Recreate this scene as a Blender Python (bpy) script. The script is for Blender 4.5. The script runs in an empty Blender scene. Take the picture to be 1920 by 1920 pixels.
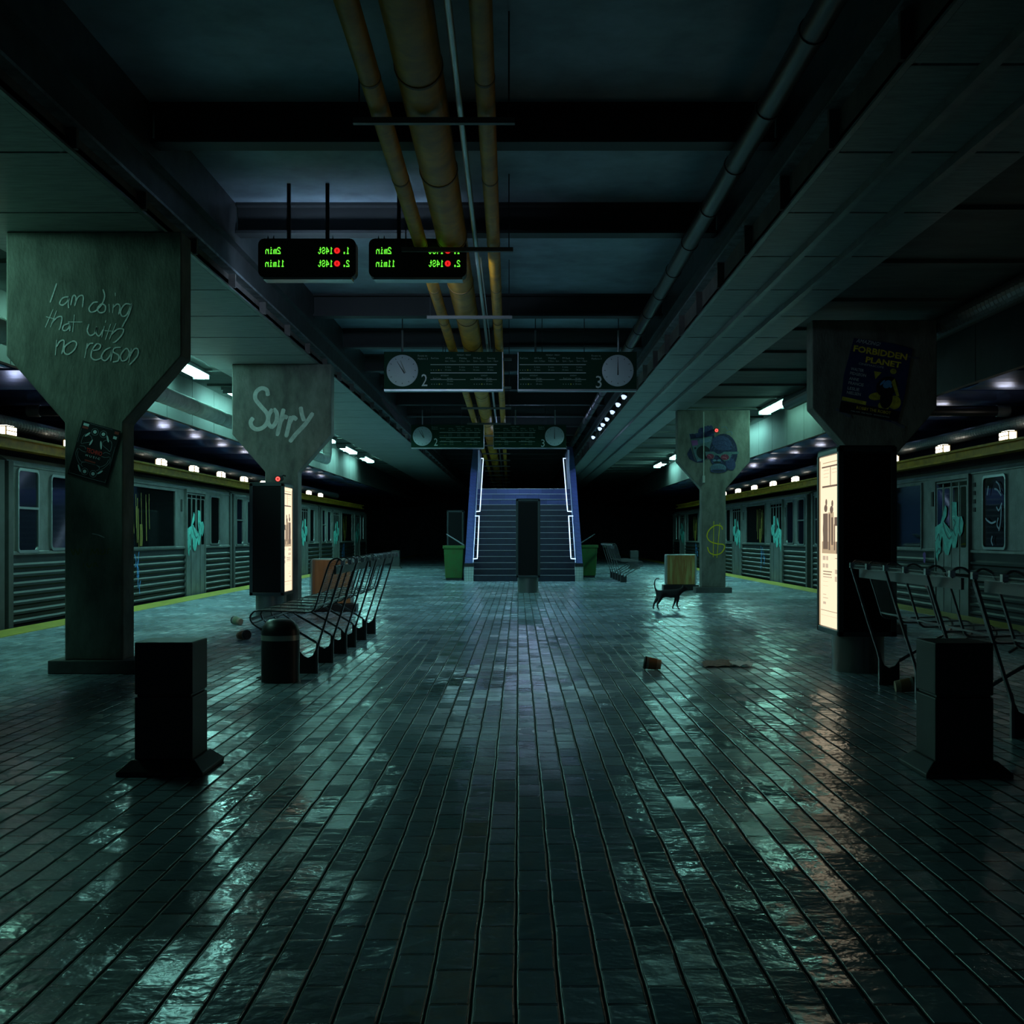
import bpy, bmesh, math, random
from mathutils import Vector, Matrix
random.seed(7)
PI = math.pi
SC = bpy.context.scene
COL = SC.collection
F, VX, VY, H = 2240.0, 972.0, 1005.0, 1.15      # focal length in pixels, vanishing point, eye height

def W(px, py, d):                                # a photo pixel at a known distance -> place in the station
    return Vector(((px - VX) * d / F, d, H - (py - VY) * d / F))

# ------------------------------------------------------------------ materials
MATS = {}
def mat(name, col, rough=0.6, metal=0.0, var=0.0, vscale=6.0, bump=0.0, bscale=30.0, emit=None, estr=0.0,
        col2=None, stretch=None, spec=0.5, alpha=None):
    if name in MATS: return MATS[name]
    m = bpy.data.materials.new(name); m.use_nodes = True
    nt = m.node_tree; N = nt.nodes; L = nt.links
    b = N['Principled BSDF']
    b.inputs['Base Color'].default_value = (*col, 1)
    b.inputs['Roughness'].default_value = rough
    b.inputs['Metallic'].default_value = metal
    b.inputs['Specular IOR Level'].default_value = spec
    if emit:
        b.inputs['Emission Color'].default_value = (*emit, 1)
        b.inputs['Emission Strength'].default_value = estr
    if var or col2 or bump:
        tc = N.new('ShaderNodeTexCoord'); mp = N.new('ShaderNodeMapping')
        L.new(tc.outputs['Object'], mp.inputs['Vector'])
        if stretch: mp.inputs['Scale'].default_value = stretch
    if var or col2:
        n = N.new('ShaderNodeTexNoise'); n.inputs['Scale'].default_value = vscale
        n.inputs['Detail'].default_value = 5; n.inputs['Roughness'].default_value = 0.65
        L.new(mp.outputs[0], n.inputs['Vector'])
        r = N.new('ShaderNodeValToRGB'); r.color_ramp.elements[0].position = 0.35; r.color_ramp.elements[1].position = 0.68
        c2 = col2 if col2 else tuple(min(1, c * (1 + var)) for c in col)
        c1 = col if col2 else tuple(c * (1 - var) for c in col)
        r.color_ramp.elements[0].color = (*c1, 1); r.color_ramp.elements[1].color = (*c2, 1)
        L.new(n.outputs['Fac'], r.inputs['Fac']); L.new(r.outputs['Color'], b.inputs['Base Color'])
    if bump:
        n2 = N.new('ShaderNodeTexNoise'); n2.inputs['Scale'].default_value = bscale; n2.inputs['Detail'].default_value = 4
        L.new(mp.outputs[0], n2.inputs['Vector'])
        bp = N.new('ShaderNodeBump'); bp.inputs['Strength'].default_value = bump; bp.inputs['Distance'].default_value = 0.02
        L.new(n2.outputs['Fac'], bp.inputs['Height']); L.new(bp.outputs['Normal'], b.inputs['Normal'])
    MATS[name] = m
    return m

def floor_mat():
    m = bpy.data.materials.new('wet_brick_paving'); m.use_nodes = True
    nt = m.node_tree; N = nt.nodes; L = nt.links; b = N['Principled BSDF']
    tc = N.new('ShaderNodeTexCoord')
    sep = N.new('ShaderNodeSeparateXYZ'); L.new(tc.outputs['Object'], sep.inputs[0])
    cmb = N.new('ShaderNodeCombineXYZ'); L.new(sep.outputs['Y'], cmb.inputs['X']); L.new(sep.outputs['X'], cmb.inputs['Y'])
    # slight wobble of the joints
    wn = N.new('ShaderNodeTexNoise'); wn.inputs['Scale'].default_value = 3.0; L.new(tc.outputs['Object'], wn.inputs['Vector'])
    wob = N.new('ShaderNodeVectorMath'); wob.operation = 'MULTIPLY_ADD'
    L.new(wn.outputs['Color'], wob.inputs[0]); wob.inputs[1].default_value = (0.012, 0.012, 0); L.new(cmb.outputs[0], wob.inputs[2])
    def brick(c1, c2, mo):
        br = N.new('ShaderNodeTexBrick'); br.offset = 0.5; br.inputs['Scale'].default_value = 1.0
        br.inputs['Brick Width'].default_value = 0.235; br.inputs['Row Height'].default_value = 0.109
        br.inputs['Mortar Size'].default_value = 0.0095; br.inputs['Mortar Smooth'].default_value = 0.3
        br.inputs['Bias'].default_value = 0.0
        br.inputs['Color1'].default_value = (*c1, 1); br.inputs['Color2'].default_value = (*c2, 1); br.inputs['Mortar'].default_value = (*mo, 1)
        L.new(wob.outputs[0], br.inputs['Vector']); return br
    br = brick((0.25, 0.345, 0.42), (0.34, 0.43, 0.50), (0.085, 0.115, 0.13))
    rnd = brick((0, 0, 0), (1, 1, 1), (0.5, 0.5, 0.5))
    dn = N.new('ShaderNodeTexNoise'); dn.inputs['Scale'].default_value = 0.55; dn.inputs['Detail'].default_value = 6; dn.inputs['Roughness'].default_value = 0.6
    L.new(tc.outputs['Object'], dn.inputs['Vector'])
    dr = N.new('ShaderNodeMapRange'); dr.inputs['From Min'].default_value = 0.36; dr.inputs['From Max'].default_value = 0.6
    dr.inputs['To Min'].default_value = 0.62; dr.inputs['To Max'].default_value = 1.05; L.new(dn.outputs['Fac'], dr.inputs['Value'])
    mx = N.new('ShaderNodeMix'); mx.data_type = 'RGBA'; mx.blend_type = 'MULTIPLY'; mx.inputs[0].default_value = 1
    L.new(br.outputs['Color'], mx.inputs[6]); L.new(dr.outputs[0], mx.inputs[7]); L.new(mx.outputs[2], b.inputs['Base Color'])
    # wide dark joints between the rows
    rw = N.new('ShaderNodeSeparateXYZ'); L.new(wob.outputs[0], rw.inputs[0])
    dv = N.new('ShaderNodeMath'); dv.operation = 'DIVIDE'; L.new(rw.outputs['Y'], dv.inputs[0]); dv.inputs[1].default_value = 0.109
    pp = N.new('ShaderNodeMath'); pp.operation = 'PINGPONG'; L.new(dv.outputs[0], pp.inputs[0]); pp.inputs[1].default_value = 0.5
    jr = N.new('ShaderNodeMapRange'); jr.inputs['From Min'].default_value = 0.018; jr.inputs['From Max'].default_value = 0.055; L.new(pp.outputs[0], jr.inputs['Value'])
    jd = N.new('ShaderNodeMapRange'); jd.inputs['To Min'].default_value = 0.4; jd.inputs['To Max'].default_value = 1.0; L.new(jr.outputs[0], jd.inputs['Value'])
    mx2 = N.new('ShaderNodeMix'); mx2.data_type = 'RGBA'; mx2.blend_type = 'MULTIPLY'; mx2.inputs[0].default_value = 1
    L.new(mx.outputs[2], mx2.inputs[6]); L.new(jd.outputs[0], mx2.inputs[7]); L.new(mx2.outputs[2], b.inputs['Base Color'])
    # wetness: roughness patches, random per brick
    rr = N.new('ShaderNodeMapRange'); rr.inputs['From Min'].default_value = 0.35; rr.inputs['From Max'].default_value = 0.65
    rr.inputs['To Min'].default_value = 0.12; rr.inputs['To Max'].default_value = 0.26
    rn = N.new('ShaderNodeTexNoise'); rn.inputs['Scale'].default_value = 0.9; rn.inputs['Detail'].default_value = 3; L.new(tc.outputs['Object'], rn.inputs['Vector'])
    L.new(rn.outputs['Fac'], rr.inputs['Value'])
    ra = N.new('ShaderNodeMath'); ra.operation = 'MULTIPLY_ADD'; L.new(rnd.outputs['Color'], ra.inputs[0]); ra.inputs[1].default_value = 0.05; L.new(rr.outputs[0], ra.inputs[2])
    rj = N.new('ShaderNodeMix'); rj.data_type = 'FLOAT'; L.new(jr.outputs[0], rj.inputs[0]); rj.inputs[2].default_value = 0.85; L.new(ra.outputs[0], rj.inputs[3]); L.new(rj.outputs[0], b.inputs['Roughness'])
    sj = N.new('ShaderNodeMath'); sj.operation = 'MULTIPLY'; L.new(jr.outputs[0], sj.inputs[0]); sj.inputs[1].default_value = 0.55; L.new(sj.outputs[0], b.inputs['Specular IOR Level'])
    # bump: joints, uneven faces, fine grain
    n1 = N.new('ShaderNodeTexNoise'); n1.inputs['Scale'].default_value = 12; n1.inputs['Detail'].default_value = 3; L.new(tc.outputs['Object'], n1.inputs['Vector'])
    n2 = N.new('ShaderNodeTexNoise'); n2.inputs['Scale'].default_value = 45; n2.inputs['Detail'].default_value = 3; L.new(tc.outputs['Object'], n2.inputs['Vector'])
    h1 = N.new('ShaderNodeMath'); h1.operation = 'MULTIPLY_ADD'; L.new(n1.outputs['Fac'], h1.inputs[0]); h1.inputs[1].default_value = 1.5
    inv = N.new('ShaderNodeMath'); inv.operation = 'SUBTRACT'; inv.inputs[0].default_value = 1.0; L.new(br.outputs['Fac'], inv.inputs[1])
    jm = N.new('ShaderNodeMath'); jm.operation = 'MULTIPLY_ADD'; L.new(jr.outputs[0], jm.inputs[0]); jm.inputs[1].default_value = 0.55; L.new(inv.outputs[0], jm.inputs[2]); L.new(jm.outputs[0], h1.inputs[2])
    h2 = N.new('ShaderNodeMath'); h2.operation = 'MULTIPLY_ADD'; L.new(n2.outputs['Fac'], h2.inputs[0]); h2.inputs[1].default_value = 0.16; L.new(h1.outputs[0], h2.inputs[2])
    h3 = N.new('ShaderNodeMath'); h3.operation = 'MULTIPLY_ADD'; L.new(rnd.outputs['Color'], h3.inputs[0]); h3.inputs[1].default_value = 0.0; L.new(h2.outputs[0], h3.inputs[2])
    bp = N.new('ShaderNodeBump'); bp.inputs['Strength'].default_value = 0.7; bp.inputs['Distance'].default_value = 0.007
    L.new(h3.outputs[0], bp.inputs['Height'])
    # every brick sits at its own slight tilt
    t1 = N.new('ShaderNodeMath'); t1.operation = 'SUBTRACT'; L.new(rnd.outputs['Color'], t1.inputs[0]); t1.inputs[1].default_value = 0.5
    t2 = N.new('ShaderNodeMath'); t2.operation = 'MULTIPLY'; L.new(rnd.outputs['Color'], t2.inputs[0]); t2.inputs[1].default_value = 7.37
    t3 = N.new('ShaderNodeMath'); t3.operation = 'FRACT'; L.new(t2.outputs[0], t3.inputs[0])
    t4 = N.new('ShaderNodeMath'); t4.operation = 'SUBTRACT'; L.new(t3.outputs[0], t4.inputs[0]); t4.inputs[1].default_value = 0.5
    tv = N.new('ShaderNodeCombineXYZ'); L.new(t1.outputs[0], tv.inputs['X']); L.new(t4.outputs[0], tv.inputs['Y'])
    ts = N.new('ShaderNodeVectorMath'); ts.operation = 'MULTIPLY_ADD'; L.new(tv.outputs[0], ts.inputs[0]); ts.inputs[1].default_value = (0.075, 0.13, 0); L.new(bp.outputs['Normal'], ts.inputs[2])
    tn = N.new('ShaderNodeVectorMath'); tn.operation = 'NORMALIZE'; L.new(ts.outputs[0], tn.inputs[0]); L.new(tn.outputs[0], b.inputs['Normal'])
    return m

def mesh_mat():      # fine woven wire, see-through between the wires
    m = bpy.data.materials.new('fine_wire_mesh'); m.use_nodes = True
    nt = m.node_tree; N = nt.nodes; L = nt.links; b = N['Principled BSDF']
    b.inputs['Base Color'].default_value = (0.05, 0.055, 0.06, 1); b.inputs['Metallic'].default_value = 0.6; b.inputs['Roughness'].default_value = 0.4
    tc = N.new('ShaderNodeTexCoord'); mp = N.new('ShaderNodeMapping'); L.new(tc.outputs['Object'], mp.inputs['Vector'])
    mp.inputs['Rotation'].default_value = (0, 0.3, 0)
    w = N.new('ShaderNodeTexWave'); w.bands_direction = 'Y'; w.inputs['Scale'].default_value = 28; L.new(mp.outputs[0], w.inputs['Vector'])
    w2 = N.new('ShaderNodeTexWave'); w2.bands_direction = 'X'; w2.inputs['Scale'].default_value = 28; L.new(mp.outputs[0], w2.inputs['Vector'])
    mx = N.new('ShaderNodeMath'); mx.operation = 'MAXIMUM'; L.new(w.outputs['Fac'], mx.inputs[0]); L.new(w2.outputs['Fac'], mx.inputs[1])
    gt = N.new('ShaderNodeMath'); gt.operation = 'GREATER_THAN'; gt.inputs[1].default_value = 0.90; L.new(mx.outputs[0], gt.inputs[0])
    L.new(gt.outputs[0], b.inputs['Alpha'])
    return m

def tile_mat(name, c1, c2, mo, w, h, rough=0.2, vert=True):
    m = bpy.data.materials.new(name); m.use_nodes = True
    nt = m.node_tree; N = nt.nodes; L = nt.links; b = N['Principled BSDF']
    tc = N.new('ShaderNodeTexCoord'); sep = N.new('ShaderNodeSeparateXYZ'); L.new(tc.outputs['Object'], sep.inputs[0])
    ad = N.new('ShaderNodeMath'); ad.operation = 'ADD'; L.new(sep.outputs['X'], ad.inputs[0]); L.new(sep.outputs['Y'], ad.inputs[1])
    cmb = N.new('ShaderNodeCombineXYZ'); L.new(ad.outputs[0], cmb.inputs['X']); L.new(sep.outputs['Z'], cmb.inputs['Y'])
    br = N.new('ShaderNodeTexBrick'); br.offset = 0.0; br.inputs['Scale'].default_value = 1
    br.inputs['Brick Width'].default_value = w; br.inputs['Row Height'].default_value = h; br.inputs['Mortar Size'].default_value = 0.004
    br.inputs['Color1'].default_value = (*c1, 1); br.inputs['Color2'].default_value = (*c2, 1); br.inputs['Mortar'].default_value = (*mo, 1)
    L.new(cmb.outputs[0], br.inputs['Vector']); L.new(br.outputs['Color'], b.inputs['Base Color'])
    b.inputs['Roughness'].default_value = rough
    return m

def rust_mat(name, c1, c2, c3):
    m = bpy.data.materials.new(name); m.use_nodes = True
    nt = m.node_tree; N = nt.nodes; L = nt.links; b = N['Principled BSDF']
    tc = N.new('ShaderNodeTexCoord'); mp = N.new('ShaderNodeMapping'); L.new(tc.outputs['Object'], mp.inputs['Vector'])
    mp.inputs['Scale'].default_value = (9, 9, 0.9)
    n = N.new('ShaderNodeTexNoise'); n.inputs['Scale'].default_value = 1.4; n.inputs['Detail'].default_value = 6; L.new(mp.outputs[0], n.inputs['Vector'])
    r = N.new('ShaderNodeValToRGB'); e = r.color_ramp.elements
    e[0].position = 0.34; e[0].color = (*c1, 1); e[1].position = 0.66; e[1].color = (*c3, 1)
    k = e.new(0.5); k.color = (*c2, 1)
    L.new(n.outputs['Fac'], r.inputs['Fac']); L.new(r.outputs['Color'], b.inputs['Base Color']); b.inputs['Roughness'].default_value = 0.55
    return m

# ------------------------------------------------------------------ mesh builder
OFF = {}
class MB:
    def __init__(s): s.v = []; s.f = []
    def add(s, vs, fs):
        o = len(s.v); s.v += [tuple(p) for p in vs]; s.f += [tuple(i + o for i in f) for f in fs]
    def box(s, x0, x1, y0, y1, z0, z1):
        s.add([(x0,y0,z0),(x1,y0,z0),(x1,y1,z0),(x0,y1,z0),(x0,y0,z1),(x1,y0,z1),(x1,y1,z1),(x0,y1,z1)],
              [(0,3,2,1),(4,5,6,7),(0,1,5,4),(1,2,6,5),(2,3,7,6),(3,0,4,7)]); return s
    def prism(s, pts, axis, a, b):           # polygon in the two other axes, extruded from a to b along axis
        def P(p, t):
            if axis == 'x': return (t, p[0], p[1])
            if axis == 'y': return (p[0], t, p[1])
            return (p[0], p[1], t)
        n = len(pts)
        s.add([P(p, a) for p in pts] + [P(p, b) for p in pts],
              [tuple(range(n))] + [tuple(range(2*n-1, n-1, -1))] + [(i, (i+1) % n, n+(i+1) % n, n+i) for i in range(n)]); return s
    def tube(s, pts, r, n=10, cap=True):
        pts = [Vector(p) for p in pts]; rings = []
        rs = r if isinstance(r, (list, tuple)) else [r] * len(pts)
        up = None
        for i, p in enumerate(pts):
            a = pts[max(i-1, 0)]; b = pts[min(i+1, len(pts)-1)]
            t = (b - a).normalized()
            if up is None:
                up = Vector((0,0,1)) if abs(t.z) < 0.9 else Vector((1,0,0))
            u = t.cross(up).normalized(); w = u.cross(t).normalized(); up = w
            rings.append([p + (u*math.cos(2*PI*k/n) + w*math.sin(2*PI*k/n)) * rs[i] for k in range(n)])
        vs = [q for rg in rings for q in rg]; fs = []
        for i in range(len(pts)-1):
            for k in range(n): fs.append((i*n+k, i*n+(k+1) % n, (i+1)*n+(k+1) % n, (i+1)*n+k))
        if cap: fs += [tuple(range(n-1, -1, -1)), tuple((len(pts)-1)*n+k for k in range(n))]
        s.add(vs, fs); return s
    def lathe(s, prof, cx, cy, n=32, axis='z', cz=0):
        vs = []; fs = []
        for (r, h) in prof:
            for k in range(n):
                c, q = math.cos(2*PI*k/n)*r, math.sin(2*PI*k/n)*r
                vs.append((cx+c, cy+q, cz+h) if axis == 'z' else (cx+c, cy+h, cz+q) if axis == 'y' else (cx+h, cy+c, cz+q))
        for i in range(len(prof)-1):
            for k in range(n): fs.append((i*n+k, i*n+(k+1) % n, (i+1)*n+(k+1) % n, (i+1)*n+k))
        fs += [tuple(range(n-1, -1, -1)), tuple((len(prof)-1)*n+k for k in range(n))]
        s.add(vs, fs); return s
    def strip(s, pts, w0, w1, axis='y', th=0.012):   # flat bar following pts (u,z) with width w0..w1 across
        n = len(pts); P = [Vector((p[0], p[1])) for p in pts]
        out = []; inn = []
        for i in range(n):
            t = (P[min(i+1, n-1)] - P[max(i-1, 0)]).normalized(); nn = Vector((-t.y, t.x))
            out.append(P[i] + nn*th/2); inn.append(P[i] - nn*th/2)
        vs = []
        for i in range(n):
            vs += [(out[i].x, w0, out[i].y), (out[i].x, w1, out[i].y), (inn[i].x, w1, inn[i].y), (inn[i].x, w0, inn[i].y)]
        fs = []
        for i in range(n-1):
            a, b = i*4, i*4+4
            for k in range(4): fs.append((a+k, a+(k+1) % 4, b+(k+1) % 4, b+k))
        fs += [(3,2,1,0), tuple((n-1)*4+k for k in range(4))]
        s.add(vs, fs); return s
    def build(s, name, m, parent=None, world=True, smooth=False, bevel=0, seg=2):
        off = Vector((0,0,0))
        if parent is not None and world: off = OFF.get(parent.name, Vector((0,0,0)))
        me = bpy.data.meshes.new(name)
        me.from_pydata([(x-off.x, y-off.y, z-off.z) for x, y, z in s.v], [], s.f)
        bm = bmesh.new(); bm.from_mesh(me); bmesh.ops.recalc_face_normals(bm, faces=bm.faces); bm.to_mesh(me); bm.free()
        me.materials.append(m)
        o = bpy.data.objects.new(name, me); COL.objects.link(o)
        if parent is not None: o.parent = parent
        OFF[o.name] = off
        if smooth:
            me.polygons.foreach_set('use_smooth', [True]*len(me.polygons))
            me.set_sharp_from_angle(angle=math.radians(40))
        if bevel:
            b = o.modifiers.new('edge', 'BEVEL'); b.width = bevel; b.segments = seg; b.limit_method = 'ANGLE'
        return o

def tag(o, label=None, cat=None, group=None, kind=None):
    if label: o['label'] = label
    if cat: o['category'] = cat
    if group: o['group'] = group
    if kind: o['kind'] = kind
    elif cat: o['kind'] = 'thing'
    return o
def empty(name, loc, label, cat, group=None):
    o = bpy.data.objects.new(name, None); COL.objects.link(o); o.location = loc; o.empty_display_size = 0.1
    OFF[o.name] = Vector(loc); return tag(o, label, cat, group)
def struct(mb, name, m, **k):
    return tag(mb.build(name, m, **k), kind='structure')
KIDS = {}
def copy_tree(o, parent=None):
    c = o.copy(); COL.objects.link(c)
    if parent is not None: c.parent = parent
    for ch in [x for x in bpy.data.objects if x.parent == o]: copy_tree(ch, c)
    return c

def text(s, m, parent, origin, right, up, height, width=None, name='lettering', anchor='l', lift=0.002, bold=0.0, shear=0, extr=0.0):
    """flat lettering: baseline starts at origin, runs along right, cap height height"""
    cu = bpy.data.curves.new('t', 'FONT'); cu.body = s; cu.size = 1.0; cu.offset = bold; cu.resolution_u = 2; cu.shear = shear
    ob = bpy.data.objects.new('t', cu); COL.objects.link(ob)
    bpy.context.view_layer.update()
    me = bpy.data.meshes.new_from_object(ob.evaluated_get(bpy.context.evaluated_depsgraph_get()))
    bpy.data.objects.remove(ob)
    xs = [v.co.x for v in me.vertices]; w = max(xs) - min(xs); x0 = min(xs)
    sy = height / 0.7; sx = sy if width is None else width / w
    tw = w * sx; sh = 0 if anchor == 'l' else (-tw/2 if anchor == 'c' else -tw)
    R = Vector(right).normalized(); U = Vector(up).normalized(); Nn = R.cross(U)
    if Nn.y > 0: Nn = -Nn
    off = OFF.get(parent.name, Vector((0,0,0))) if parent is not None else Vector((0,0,0))
    O = Vector(origin) - off
    for v in me.vertices:
        v.co = O + R*((v.co.x-x0)*sx + sh) + U*(v.co.y*sy) + Nn*lift
    me.name = name; me.materials.clear(); me.materials.append(m)
    o = bpy.data.objects.new(name, me); COL.objects.link(o); o.parent = parent; OFF[o.name] = off
    return o

def smoothpts(pts, k=5):
    P = [Vector(p) for p in pts]
    if len(P) < 3: return P
    out = []
    for i in range(len(P)-1):
        p0 = P[max(i-1,0)]; p1 = P[i]; p2 = P[i+1]; p3 = P[min(i+2, len(P)-1)]
        for j in range(k):
            t = j/k
            out.append(0.5*((2*p1)+(p2-p0)*t+(2*p0-5*p1+4*p2-p3)*t*t+(3*p1-p0-3*p2+p3)*t**3))
    out.append(P[-1]); return out
def strokes(lst, width, d, m, parent, name='graffiti', conv=None):
    """painted strokes on a wall facing the viewer at distance d; points already in photo pixels"""
    mb = MB(); jit = 0
    for st in lst:
        P = [W(p[0], p[1], d) for p in smoothpts([(a, b) for a, b in st])] if conv is None else [conv(p) for p in smoothpts(st)]
        L_, R_ = [], []
        for i, p in enumerate(P):
            t = P[min(i+1, len(P)-1)] - P[max(i-1, 0)]
            if t.length < 1e-6: t = Vector((1,0,0))
            t.normalize(); nrm = Vector((-t.z, 0, t.x)) if conv is None else t.cross(conv.n).normalized()
            e = 0.55 if i in (0, len(P)-1) else 1
            L_.append(p + nrm*width*e/2); R_.append(p - nrm*width*e/2)
        jit += 1
        dy = Vector((0, -0.00005*jit, 0)) if conv is None else conv.n*0.00005*jit
        vs = [q+dy for ab in zip(L_, R_) for q in ab]
        mb.add(vs, [(2*i, 2*i+1, 2*i+3, 2*i+2) for i in range(len(P)-1)])
    return mb.build(name, m, parent)
def scal(lst, ox, oy, s): return [[(ox+x*s, oy+y*s) for x, y in st] for st in lst]
def ellipse(cx, cy, rx, ry, n=28, a=0): return [(cx+rx*math.cos(t)*math.cos(a)-ry*math.sin(t)*math.sin(a), cy+rx*math.cos(t)*math.sin(a)+ry*math.sin(t)*math.cos(a)) for t in [2*PI*k/n for k in range(n)]]
def flatpoly(lst, d, m, parent, name):       # filled shapes in photo pixels on a wall at distance d
    mb = MB()
    for i, pl in enumerate(lst):
        mb.add([W(x, y, d - i*0.0004) for x, y in pl], [tuple(range(len(pl)))])
    return mb.build(name, m, parent)

# ------------------------------------------------------------------ palette
CONC = mat('raw_concrete', (0.165, 0.175, 0.15), 0.88, var=0.35, vscale=3.0, bump=0.22, bscale=30, stretch=(1.6,1,.7), spec=.3)
CONCD = mat('sooty_concrete', (0.09, 0.095, 0.095), 0.9, var=0.35, vscale=2.5, bump=0.4, bscale=12)
PANEL = mat('soffit_panel', (0.26, 0.29, 0.28), 0.5, var=0.25, vscale=4, stretch=(1, 6, 1))
DECK = mat('roof_deck_metal', (0.26, 0.34, 0.40), 0.55, metal=0.3, var=0.3, vscale=1.2)
STEEL = mat('dark_steel', (0.07, 0.075, 0.08), 0.45, metal=0.6, var=0.3, vscale=5)
STEELM = mat('dull_steel', (0.22, 0.24, 0.24), 0.42, metal=0.6, var=0.25, vscale=4)
GALV = mat('galvanised_steel', (0.45, 0.48, 0.5), 0.35, metal=0.9)
OUTER = mat('painted_plaster_ceiling', (0.075, 0.09, 0.082), 0.7, var=0.3, vscale=1.5, stretch=(1, 3, 1))
SLAT = mat('glossy_blue_ceiling_slat', (0.20, 0.29, 0.66), 0.25, metal=0.85, var=0.2, vscale=3)
YPIPE = mat('yellow_painted_pipe', (0.78, 0.34, 0.01), 0.5, var=0.3, vscale=3.5, col2=(0.45, 0.19, 0.008))
YBEAM = mat('yellow_painted_beam', (0.48, 0.27, 0.015), 0.5, var=0.35, vscale=4)
BLACK = mat('black_plastic', (0.012, 0.013, 0.014), 0.5)
BLACKM = mat('black_painted_metal', (0.02, 0.021, 0.023), 0.4, metal=0.3, var=0.2)
FRAME = mat('bench_frame_steel', (0.13, 0.13, 0.135), 0.33, metal=0.75)
YLINE = mat('yellow_edge_paint', (0.30, 0.25, 0.012), 0.6, var=0.2, vscale=6)
TRAIN = mat('brushed_car_body', (0.145, 0.165, 0.16), 0.42, metal=0.45, var=0.28, vscale=3, bump=0.15, bscale=40)
TRAIND = mat('ribbed_lower_body', (0.010, 0.014, 0.016), 0.5, metal=0.05, spec=.13, var=0.3, vscale=3)
TRUST = mat('grimy_rubber', (0.03, 0.034, 0.034), 0.7, var=0.3)
GLASS = mat('dark_tinted_glass', (0.005, 0.006, 0.007), 0.04, spec=0.35)
GLASSB = mat('dusty_tinted_glass', (0.006, 0.007, 0.014), 0.06, spec=0.45, var=0.6, vscale=14, stretch=(6, 6, 0.4))
CHROME = mat('bright_window_frame', (0.35, 0.4, 0.4), 0.3, metal=0.85)
LAMP = mat('fluorescent_diffuser', (0.8, 0.9, 0.9), 0.5, emit=(0.34, 0.96, 0.86), estr=56.0)
FLOOD = mat('fill_floodlight_glass', (0.8, 0.9, 1), 0.5, emit=(0.50, 0.74, 1.0), estr=50.0)
LAMP1 = mat('weak_fluorescent_diffuser', (0.8, 0.9, 0.9), 0.5, emit=(0.36, 1.0, 0.78), estr=25.0)
LAMPFILL = mat('fill_lamp_diffuser', (0.8, 0.9, 0.9), 0.5, emit=(0.38, 0.86, 0.95), estr=55.0)
LAMPW = mat('tunnel_lamp_glass', (0.9, 0.85, 0.8), 0.5, emit=(1.0, 0.93, 0.80), estr=6.0)
LAMPB = mat('blue_white_lamp_glass', (0.8, 0.85, 1), 0.5, emit=(0.45, 0.62, 1.0), estr=30.0)
SPOTB = mat('spot_lamp_glass', (0.8, 0.85, 1), 0.5, emit=(0.5, 0.66, 1.0), estr=1.5)
RAIL = mat('handrail_added_glow', (0.8, 0.85, 1), 0.4, emit=(0.50, 0.70, 1.0), estr=1.7)  # metal handrails given a glow in place of reflected lamp light
PAPER = mat('backlit_paper', (0.3, 0.27, 0.2), 0.6, emit=(1.0, 0.79, 0.54), estr=1.1)
LEDG = mat('green_led', (0, 0, 0), 0.5, emit=(0.16, 0.95, 0.05), estr=1.1)
LEDR = mat('red_led', (0, 0, 0), 0.5, emit=(1.0, 0.02, 0.02), estr=0.85)
LEDD = mat('red_led_core', (0, 0, 0), 0.5, emit=(0.35, 0.0, 0.0), estr=1.0)
RING = mat('camera_ring_led', (0, 0, 0), 0.5, emit=(1.0, 0.06, 0.05), estr=3.0)

# ------------------------------------------------------------------ the station shell
D0, D1 = -1.5, 76.0
mb = MB(); mb.box(-6.3, 6.45, D0, D1, -0.35, 0.0); struct(mb, 'floor', floor_mat())
mb = MB(); mb.box(-10.0, -6.32, D0, D1, -1.4, -1.2); struct(mb, 'floor', CONCD)
mb = MB(); mb.box(6.47, 10.2, D0, D1, -1.4, -1.2); struct(mb, 'floor', CONCD)
mb = MB(); mb.box(-6.28, -5.84, D0, D1, 0.0, 0.006); struct(mb, 'trim_1', YLINE)
mb = MB(); mb.box(6.0, 6.43, D0, D1, 0.0, 0.006); struct(mb, 'trim_2', YLINE)
WALLM = mat('dark_tunnel_wall', (0.05, 0.055, 0.06), 0.8, var=0.4, vscale=2)
mb = MB(); mb.box(-10.2, -10.0, D0, D1, -1.4, 5.0); struct(mb, 'wall_left', WALLM)
mb = MB(); mb.box(10.2, 10.4, D0, D1, -1.4, 5.0); struct(mb, 'wall_right', WALLM)
mb = MB(); mb.box(-10.2, 10.4, D1, D1+0.2, -1.4, 5.0); struct(mb, 'wall_back', WALLM)
# central roof deck and its cross beams
mb = MB(); mb.box(-3.2, 2.3, D0, D1, 4.62, 4.7); struct(mb, 'ceiling', DECK)
bd = [3.8, 6.7, 9.55, 12.42, 17.1, 19.95, 22.8, 25.7, 28.65, 31.5] + [31.5 + 2.87*k for k in range(1, 15)]
for i, d in enumerate(bd):
    b = MB(); b.box(-2.94, 2.07, d, d+0.22, 4.30, 4.33); b.box(-2.94, 2.07, d+0.1, d+0.12, 4.33, 4.59); b.box(-2.94, 2.07, d, d+0.22, 4.59, 4.62)
    struct(b, 'trim_%d' % (10+i), mat('black_beam', (0.018,0.02,0.022), .6))
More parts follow.
